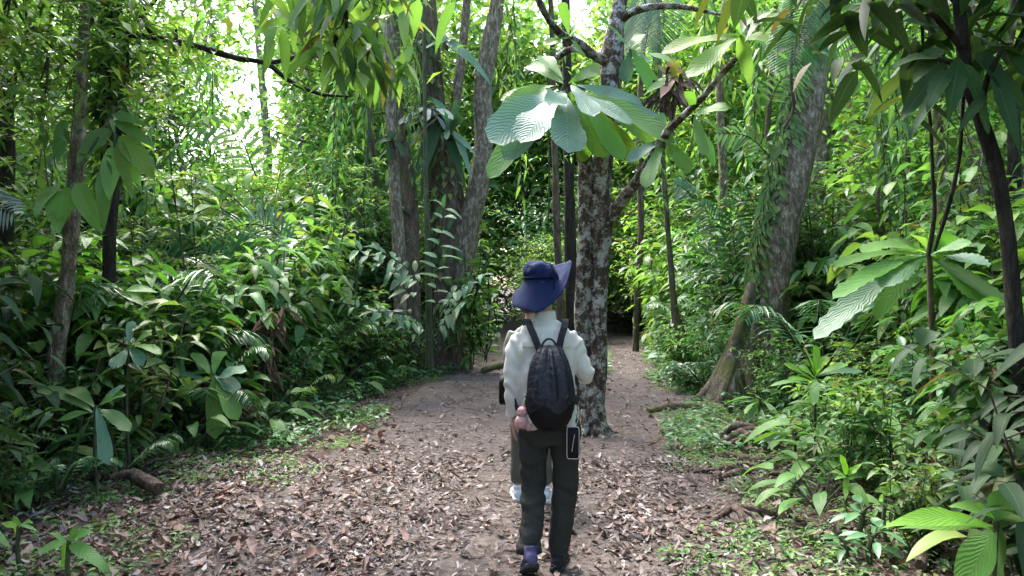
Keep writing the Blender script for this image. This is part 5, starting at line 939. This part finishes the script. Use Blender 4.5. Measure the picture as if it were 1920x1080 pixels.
    mb=MB(); tube(mb,[[-.032,-.160,1.205],[.0,-.19,1.208],[.04,-.19,1.207],[.062,-.160,1.204]],.005,6); mb.build('drawcord',M['web'],bp)
    # hanging charm
    ch=empty('plush_charm',(X0,3.76,z0),0,'fluffy pink and white charm dangling from the backpack side','charm')
    cx=-.112; yy=-.19
    mb=MB(); A=np.linspace(0,2*np.pi,17); tube(mb,np.stack([cx+.010*np.cos(A),np.full(17,yy),.975+.014*np.sin(A)],1),.0025,6,cap=False); tube(mb,[[cx,yy,.99],[cx+.002,yy+.01,1.01]],.003,6); mb.build('clip_ring',M['metal'],ch)
    mb=MB(); loft(mb,[(cx-.006,yy,.925,.014,.004),(cx-.003,yy,.95,.010,.004),(cx,yy,.968,.005,.003)],14); mb.build('leather_tag',M['tan'],ch)
    for nm,c,rr in (('pompom',(cx-.014,yy,.905),.030),('pompom',(cx-.018,yy,.855),.038),('pompom',(cx+.018,yy-.005,.83),.022)):
        mb=MB(); n=900; r=np.random.default_rng(int(c[2]*100)); d=nrm(r.normal(0,1,(n,3))); leaves(mb,np.array(c)+d*rr*.55,d+r.normal(0,.35,(n,3)),r.normal(0,1,(n,3)),rr*.5,.004,1,droop=.3)
        loft(mb,[(c[0],c[1],c[2]+rr*.9*math.sin(t),rr*.85*math.cos(t),rr*.85*math.cos(t)) for t in np.linspace(-1.5,1.5,11)],20,2); mb.build(nm,M['fluff'],ch)
    # phone pouch on a cord
    pp=empty('phone_pouch',(X0,3.76,z0),0,'flat black phone pouch with a pale edge hanging at the hip on a pale cord','pouch')
    px_,pz,pw_,ph_,py_=.138,.735,.031,.082,-.150
    mb=MB(); A=[(-1,-1),(1,-1),(1,1),(-1,1)]; loft(mb,[(px_,py_,pz-ph_,pw_*.9,.004),(px_,py_,pz-ph_+.005,pw_,.006),(px_,py_,pz+ph_-.005,pw_,.006),(px_,py_,pz+ph_,pw_*.9,.004)],24,8); mb.build('case',M['nylon2'],pp)
    mb=MB(); ring=[]; 
    for t in np.linspace(0,2*np.pi,41)[:-1]: ring.append((px_+(pw_+.001)*np.sign(math.cos(t))*abs(math.cos(t))**.25,py_-.005,pz+(ph_+.001)*np.sign(math.sin(t))*abs(math.sin(t))**.25))
    ring.append(ring[0]); tube(mb,ring,.0022,6,cap=False); mb.build('edge_trim',M['cord'],pp)
    mb=MB(); tube(mb,smooth_path([[.135,-.125,1.31],[.150,-.132,1.22],[.145,-.118,1.08],[.150,-.13,.95],[px_-.01,-.15,.82]],24),.0022,6); tube(mb,smooth_path([[px_+.012,-.153,.80],[px_-.002,-.158,.72],[px_-.006,-.158,.69]],8),.0018,6); tube(mb,smooth_path([[.172,-.10,.92],[.168,-.118,.85],[px_+.012,-.15,.815]],8),.002,6); mb.build('cord',M['cord'],pp)
def build_second():
    X0=(997-960)/F_PX*5.05; z0=h(X0,5.05)+.008
    root=empty('person',(X0,5.05,z0),0,'second walker in white trainers and olive trousers hidden behind the hiker','person')
    b=MB(); hc=(0,.02,1.45); head_parts(b,hc,root); limb(b,[[0,0,1.22,.055],[0,.01,1.3,.05],[0,.015,1.38,.048]],8,16)
    loft(b,[(0,0,.76,.13,.09),(0,0,.9,.115,.08),(0,0,1.03,.13,.085),(0,0,1.16,.14,.08),(0,0,1.24,.11,.065),(0,0,1.27,.055,.045)],24,2.2)
    for s_ in (-1,1):
        limb(b,[[s_*.135,0,1.21,.042],[s_*.155,.0,1.08,.035],[s_*.160,.03,.97,.032],[s_*.14,.12,.88,.024]],14); hand(b,(s_*.14,.12,.88),(-s_*.1,.7,-.6),(-s_*.9,0,-.3),s_,.6,.15)
        limb(b,[[s_*.075,0,.78,.07],[s_*.085,.01,.43,.048],[s_*.095,-.01,.2,.04],[s_*.098,-.01,.07,.033]],14)
    fuse('body',b,'skin',root,.006,3)
    m_=MB(); loft(m_,[(0,-.015,1.36,.055,.05),(0,-.012,1.42,.076,.08),(0,-.008,1.5,.078,.088),(0,0,1.545,.055,.065),(0,0,1.56,.03,.03)],24,2.1); fuse('hair',m_,'hair',root,.007,2,lambda p: wr(p,.003,60,(1,1,.25)))
    for s_ in (-1,1):
        m_=MB(); limb(m_,[[s_*.03-.008,.104,1.462,.006],[s_*.03,.107,1.462,.009],[s_*.03+.008,.104,1.462,.006]],6,8); m_.build('eye',M['eye'],root)
    m_=MB(); limb(m_,[[-.02,.098,1.395,.004],[0,.106,1.395,.006],[.02,.098,1.395,.004]],8,8); m_.build('mouth',M['lip'],root)
    s=MB(); loft(s,[(0,0,.75,.145,.11),(0,0,.86,.14,.10),(0,0,1.0,.145,.10),(0,0,1.12,.152,.10),(0,0,1.19,.142,.085),(0,0,1.23,.115,.072),(0,0,1.27,.066,.055)],28,2.25)
    for s_ in (-1,1): limb(s,[[s_*.118,0,1.212,.052],[s_*.148,0,1.14,.052],[s_*.162,.01,1.0,.044],[s_*.155,.07,.92,.038]],18)
    fuse('shirt',s,'shirt2',root,.008,4,lambda p: wr(p,.005,12))
    t=MB(); loft(t,[(0,0,.66,.135,.09),(0,0,.71,.15,.10),(0,0,.78,.145,.10),(0,0,.84,.13,.09)],28,2.3)
    limb(t,[[-.078,0,.70,.078],[-.088,.01,.43,.066],[-.098,0,.2,.057],[-.100,0,.125,.055]],18); limb(t,[[.078,0,.70,.078],[.086,.01,.43,.066],[.092,-.02,.2,.057],[.095,-.025,.125,.055]],18)
    fuse('trousers',t,'pants2',root,.008,4,lambda p: wr(p,.005,12))
    shoe(root,(-.102,0,.088),.08,0,('whitec','white')); shoe(root,(.098,-.03,.088),-.08,0,('whitec','white'))
    bg_=empty('shoulder_bag',(X0,5.05,z0),0,'small black shoulder bag at the second walker\'s hip','bag'); mb=MB()
    loft(mb,[(-.195,.0,.70,.038,.07),(-.195,0,.72,.045,.085),(-.195,0,.86,.045,.085),(-.195,0,.895,.035,.07)],24,5); mb.build('pouch',M['nylon2'],bg_)
    mb=MB(); tube(mb,smooth_path([[-.195,-.07,.88],[-.14,-.10,1.0],[0.,-.115,1.14],[.09,-.05,1.262],[.08,.06,1.24],[-.05,.115,1.1],[-.17,.09,.92],[-.195,.07,.88]],36),.009,6,flat=.5); mb.build('strap',M['web'],bg_)
build_main(); build_second()

# ------------------------------------------------------------------ the mass of plants on both banks
r_=np.random.default_rng(42)
def edge(side,y):        # x of the trail edge
    return float(np.interp(y,*XL)) if side<0 else float(np.interp(y,*XR)) if y<12.5 else (float(np.interp(y,[12.5,15.5,19,24],[2.45,3.1,3.45,5.2])) if y<24 else .5)
HEROPT=[(1.0,7.46,.35),(3.05,9.2,.55),(-1.25,13.4,.5),(2.75,3.9,.3),(2.6,7.4,.4),(2.6,4.6,.35),(-1.2,10,.3),(3.15,5.2,.3)]
taken=[]
def free(x,y,rad):
    if rad>.42 and 4<y<9.4 and .30*y-rad*.9<x<.455*y+rad*.8: return False
    if 9<y<13.2 and abs(x-np.interp(y,[9,13.4],[-.83,-1.22]))<.3+rad*.4: return False
    if float(open_d(x,y))>-rad*.55: return False
    for a,b,c in HEROPT:
        if math.hypot(x-a,y-b)<rad*.6+c*.5: return False
    for a,b,c in taken:
        if math.hypot(x-a,y-b)<(rad+c)*.5: return False
    return True
def spread(keys,n,y0,y1,side,off0,off1,s0=.8,s1=1.2,pw=1.,tries=60,tilt=.08):
    for _ in range(n):
        for _t in range(tries):
            y=y0+(y1-y0)*r_.random()**pw; off=off0+(off1-off0)*r_.random()
            x=edge(side,y)+side*off; k=keys[r_.integers(len(keys))]; sc=r_.uniform(s0,s1); rad=PR[k]['R']*sc
            if abs(x)/y>.86: continue
            if free(x,y,rad):
                taken.append((x,y,rad)); put(k,x,y,sc,tilt=(r_.normal(0,tilt),r_.normal(0,tilt))); break
for x,y,k,s in ((4.3,6.6,'tb0',.75),(4.3,5.6,'tb0',.8),(3.3,4.75,'tb0',.42),(2.75,4.9,'sh1',.6),(3.6,5.0,'tb0',.5),(2.5,3.3,'db0',.75),(2.9,3.75,'db0',.65),(3.3,4.4,'tb1',.5),(-3.3,3.9,'db0',.7),(-4.0,4.6,'db0',.9),(4.5,7.8,'tb1',.9),(2.95,5.9,'bi0',1.1),(3.5,4.7,'bi2',1.),(2.5,5.2,'sh1',.6),(4.9,6.9,'tb1',.9),(3.3,6.6,'sh2',.6),(2.7,4.35,'sh1',.5),(2.55,3.5,'bi1',.8),(2.3,3.9,'sh0',.45),(3.4,4.0,'tb0',.55),
                (-3.3,7.4,'tb1',.7),(-3.9,6.2,'tb0',.7),(-3.1,9.4,'tb1',.9),(-2.6,10.6,'sh1',1.),(-2.1,11.6,'sh1',1.1),(-3.6,10.8,'tb1',1.1),(-4.6,9.4,'tb0',1.1),(-4.9,5.4,'tb0',.7),(-3.6,5.0,'bi1',.9),(-3.0,6.4,'bi0',.9),(-2.75,7.6,'bi0',1.),(-3.3,4.5,'sh0',.6),(-3.4,3.8,'bi1',.8),(-2.9,8.4,'fi1',.7),(-3.2,6.9,'pa0',.5),(-3.9,8.6,'pa1',.85),(-2.9,9.9,'pa0',.6),(-4.8,7.3,'pa0',.9),(-2.95,7.05,'fe0',.9),(-2.7,8.3,'fe1',1.),(-3.1,5.5,'fe0',.9),(-2.5,10.4,'fe0',1.),(-3.5,7.9,'sa0',.7),(-4.2,6.7,'sa2',.65),(-2.9,10.9,'sa1',.8),(-5.4,8.9,'pa1',1.1),(3.7,8.2,'pa0',.8),(5.2,8.6,'pa1',1.),(2.9,10.8,'fe0',1.)):
    put(k,x,y,s,tilt=(r_.normal(0,.06),r_.normal(0,.06))); taken.append((x,y,PR[k]['R']*s))
# creepers hanging from the canopy
for px,py,Yd,k,s in ((70,120,7,'cr1',1.),(250,180,8,'cr1',.8),(640,120,10.5,'cr0',1.),(775,100,12,'cr1',.8),(960,40,14,'cr0',1.2),(1225,60,12,'cr0',1.),(1420,40,11,'cr0',1.1),(1640,60,9,'cr0',.9),(1700,30,8,'cr0',.9),(1790,160,7,'cr1',.8),(1330,-40,13,'cr0',1.3),(700,10,13,'cr1',1.3),(390,60,10,'cr0',1.)):
    p=W(px,py-40,Yd); put(k,p[0],Yd,s,z=p[2]); 
# far trees and the added shade trees first, then thickets, shrubs, small things
for x,y,k,s in ((-12,13,'tr1',1.),(5.5,18,'tr2',.95),(11,15,'tr2',.95),(7.2,11.5,'tr2',.7),(13.5,19,'tr3',1.05),(10.2,9.5,'tr0',.8),(-8.2,9,'tr3',.85),(-6.6,12.5,'tr2',.6),(-11,9.5,'tr1',.9),(12,26,'tr2',1.2),(-18,19,'tr3',1.1),(17,24,'tr1',1.2),(-1.5,31,'tr2',1.2),(-4.1,21.5,'tr1',1.05),(-4.6,17.6,'tr3',.9),(8.5,21,'tr0',1.),(4.6,24,'tr3',1.1),(3,31,'tr0',1.2),(8,30,'tr3',1.2),
                (-4.4,1.2,'tr1',.62),(-5.4,3.0,'tr1',.62),(-3.6,-.4,'tr1',.6),(5.2,2.9,'tr1',.6),(4.6,1.2,'tr3',.6),(-6.2,3.6,'tr3',.7),(6.0,4.4,'tr1',.7),(-3.2,-2.5,'tr1',.8),(4,-3,'tr0',.85)):  # near trees beside and behind the camera, added to shade the corners
    put(k,x,y,s); taken.append((x,y,.3))
spread(['tb0','tb1'],8,8,15,-1,.6,4,.7,1.2); spread(['tb0','tb1'],10,7.5,16,1,.6,5,.7,1.2)
spread(['th0','th0','th1','th3'],16,7.5,15,-1,1.0,6,.75,1.15)
spread(['th1','th2','th2','th3'],20,9,17,1,.9,7,.7,1.1)
spread(['th1','th2','th0'],14,16,26,-1,.8,11,.9,1.4); spread(['th1','th2','th3'],14,16,26,1,.8,11,.9,1.4)
spread(['th0','th0','th1'],9,4.6,8,-1,1.6,4,.6,.85); spread(['th0','th1'],5,4.8,8,1,1.6,4,.6,.8)
for x,y,k,s in ((1.25,18.2,'th1',.6),(.95,20.8,'th2',.8),(1.7,20.5,'th2',.8),(3.2,24.8,'th2',1.),(4.4,22.6,'th1',1.),(1.2,23,'th3',1.2)): put(k,x,y,s); taken.append((x,y,.5))
spread(['pa0','pa1'],9,7,16,-1,.9,5,.7,1.2); spread(['pa0','pa1'],7,8,16,1,.9,5,.6,1.1)
spread(['sh0','sh1','sh3','fi0','sh0'],34,4.6,13.5,-1,.25,3,.6,1.1); spread(['sh1','sh2','sh3','fi1','fi2'],34,5,16,1,.2,3.2,.55,1.05)
spread(['fi1','fi2','sh2'],14,13,24,-1,.3,4,.8,1.3); spread(['fi2','fi1'],12,15,24,1,.3,4,.8,1.3)
spread(['bi0','bi1','bi2','bi1'],24,4.4,13,-1,.25,3.,.7,1.3); spread(['bi0','bi2','bi0','bi1'],30,4.6,14,1,.2,3.4,.6,1.3)
spread(['ro0','ro1'],8,4.5,11,-1,.2,2,.6,1.); spread(['ro0','ro1'],10,4.6,11,1,.15,2,.6,1.)
spread(['fe0','fe0','fe1'],14,4.6,14,-1,.1,2,.6,1.1); spread(['fe0','fe1'],12,5.,14,1,.1,2,.6,1.1)
spread(['sa0','sa2','sa1'],12,6,14,-1,.5,5,.75,1.2); spread(['sa0','sa1'],12,6,15,1,.6,5,.75,1.2)
spread(['se0','se2','se0'],30,3.9,12,-1,-.1,1.2,.7,1.6,1.3); spread(['se0','se1','se2'],30,3.8,12,1,-.1,1.2,.7,1.6,1.3)
# the wood beyond
r=np.random.default_rng(5); ml=MB(); n=140000
th=r.uniform(-.82,.82,n); dist=r.uniform(27,44,n); x=np.sin(th)*dist*1.1; y=np.cos(th)*dist; z=r.random(n)**.8*15-.2
keep=np.array([noise.noise(Vector((a*.22,b*.22,c*.3)))> (-.6 if c<5 else -.42+(c-5)*.02+(.60 if -.60<a/b<-.33 and c>5 else 0)+(.05 if .15<a/b<.3 else 0)) for a,b,c in zip(x,y,z)])&(~((np.abs(x-.0)<.8)&(z<2)))
P=np.stack([x,y,z],1)[keep]; n=len(P); a=r.uniform(0,6.28,n); L=r.uniform(.3,.62,n)
leaves(ml,P,np.stack([np.cos(a),np.sin(a),r.normal(-.1,.4,n)],1),np.stack([r.normal(0,.5,n),r.normal(0,.5,n),np.ones(n)],1),L,L*.5,1)
for _ in range(26):
    t0=r.uniform(-.8,.8); dd=r.uniform(27,42); b=np.array([math.sin(t0)*dd*1.1,math.cos(t0)*dd,-.3])
    if abs(b[0])<1.2: continue
    tube(ml,[b,b+[r.normal(0,.5),0,7],b+[r.normal(0,1),0,15]],[.22,.17,.1],7,m=1)
o=ml.build('distant_woods',[M['mid'],M['bark_pale']]); tag(o,'far leafy wood closing off the view behind the trees','distant woods',kind='stuff')


finish_labels()
for k,p in PR.items():
    if not p['used']:
        for c in list(p['o'].children): bpy.data.objects.remove(c)
        bpy.data.objects.remove(p['o'])
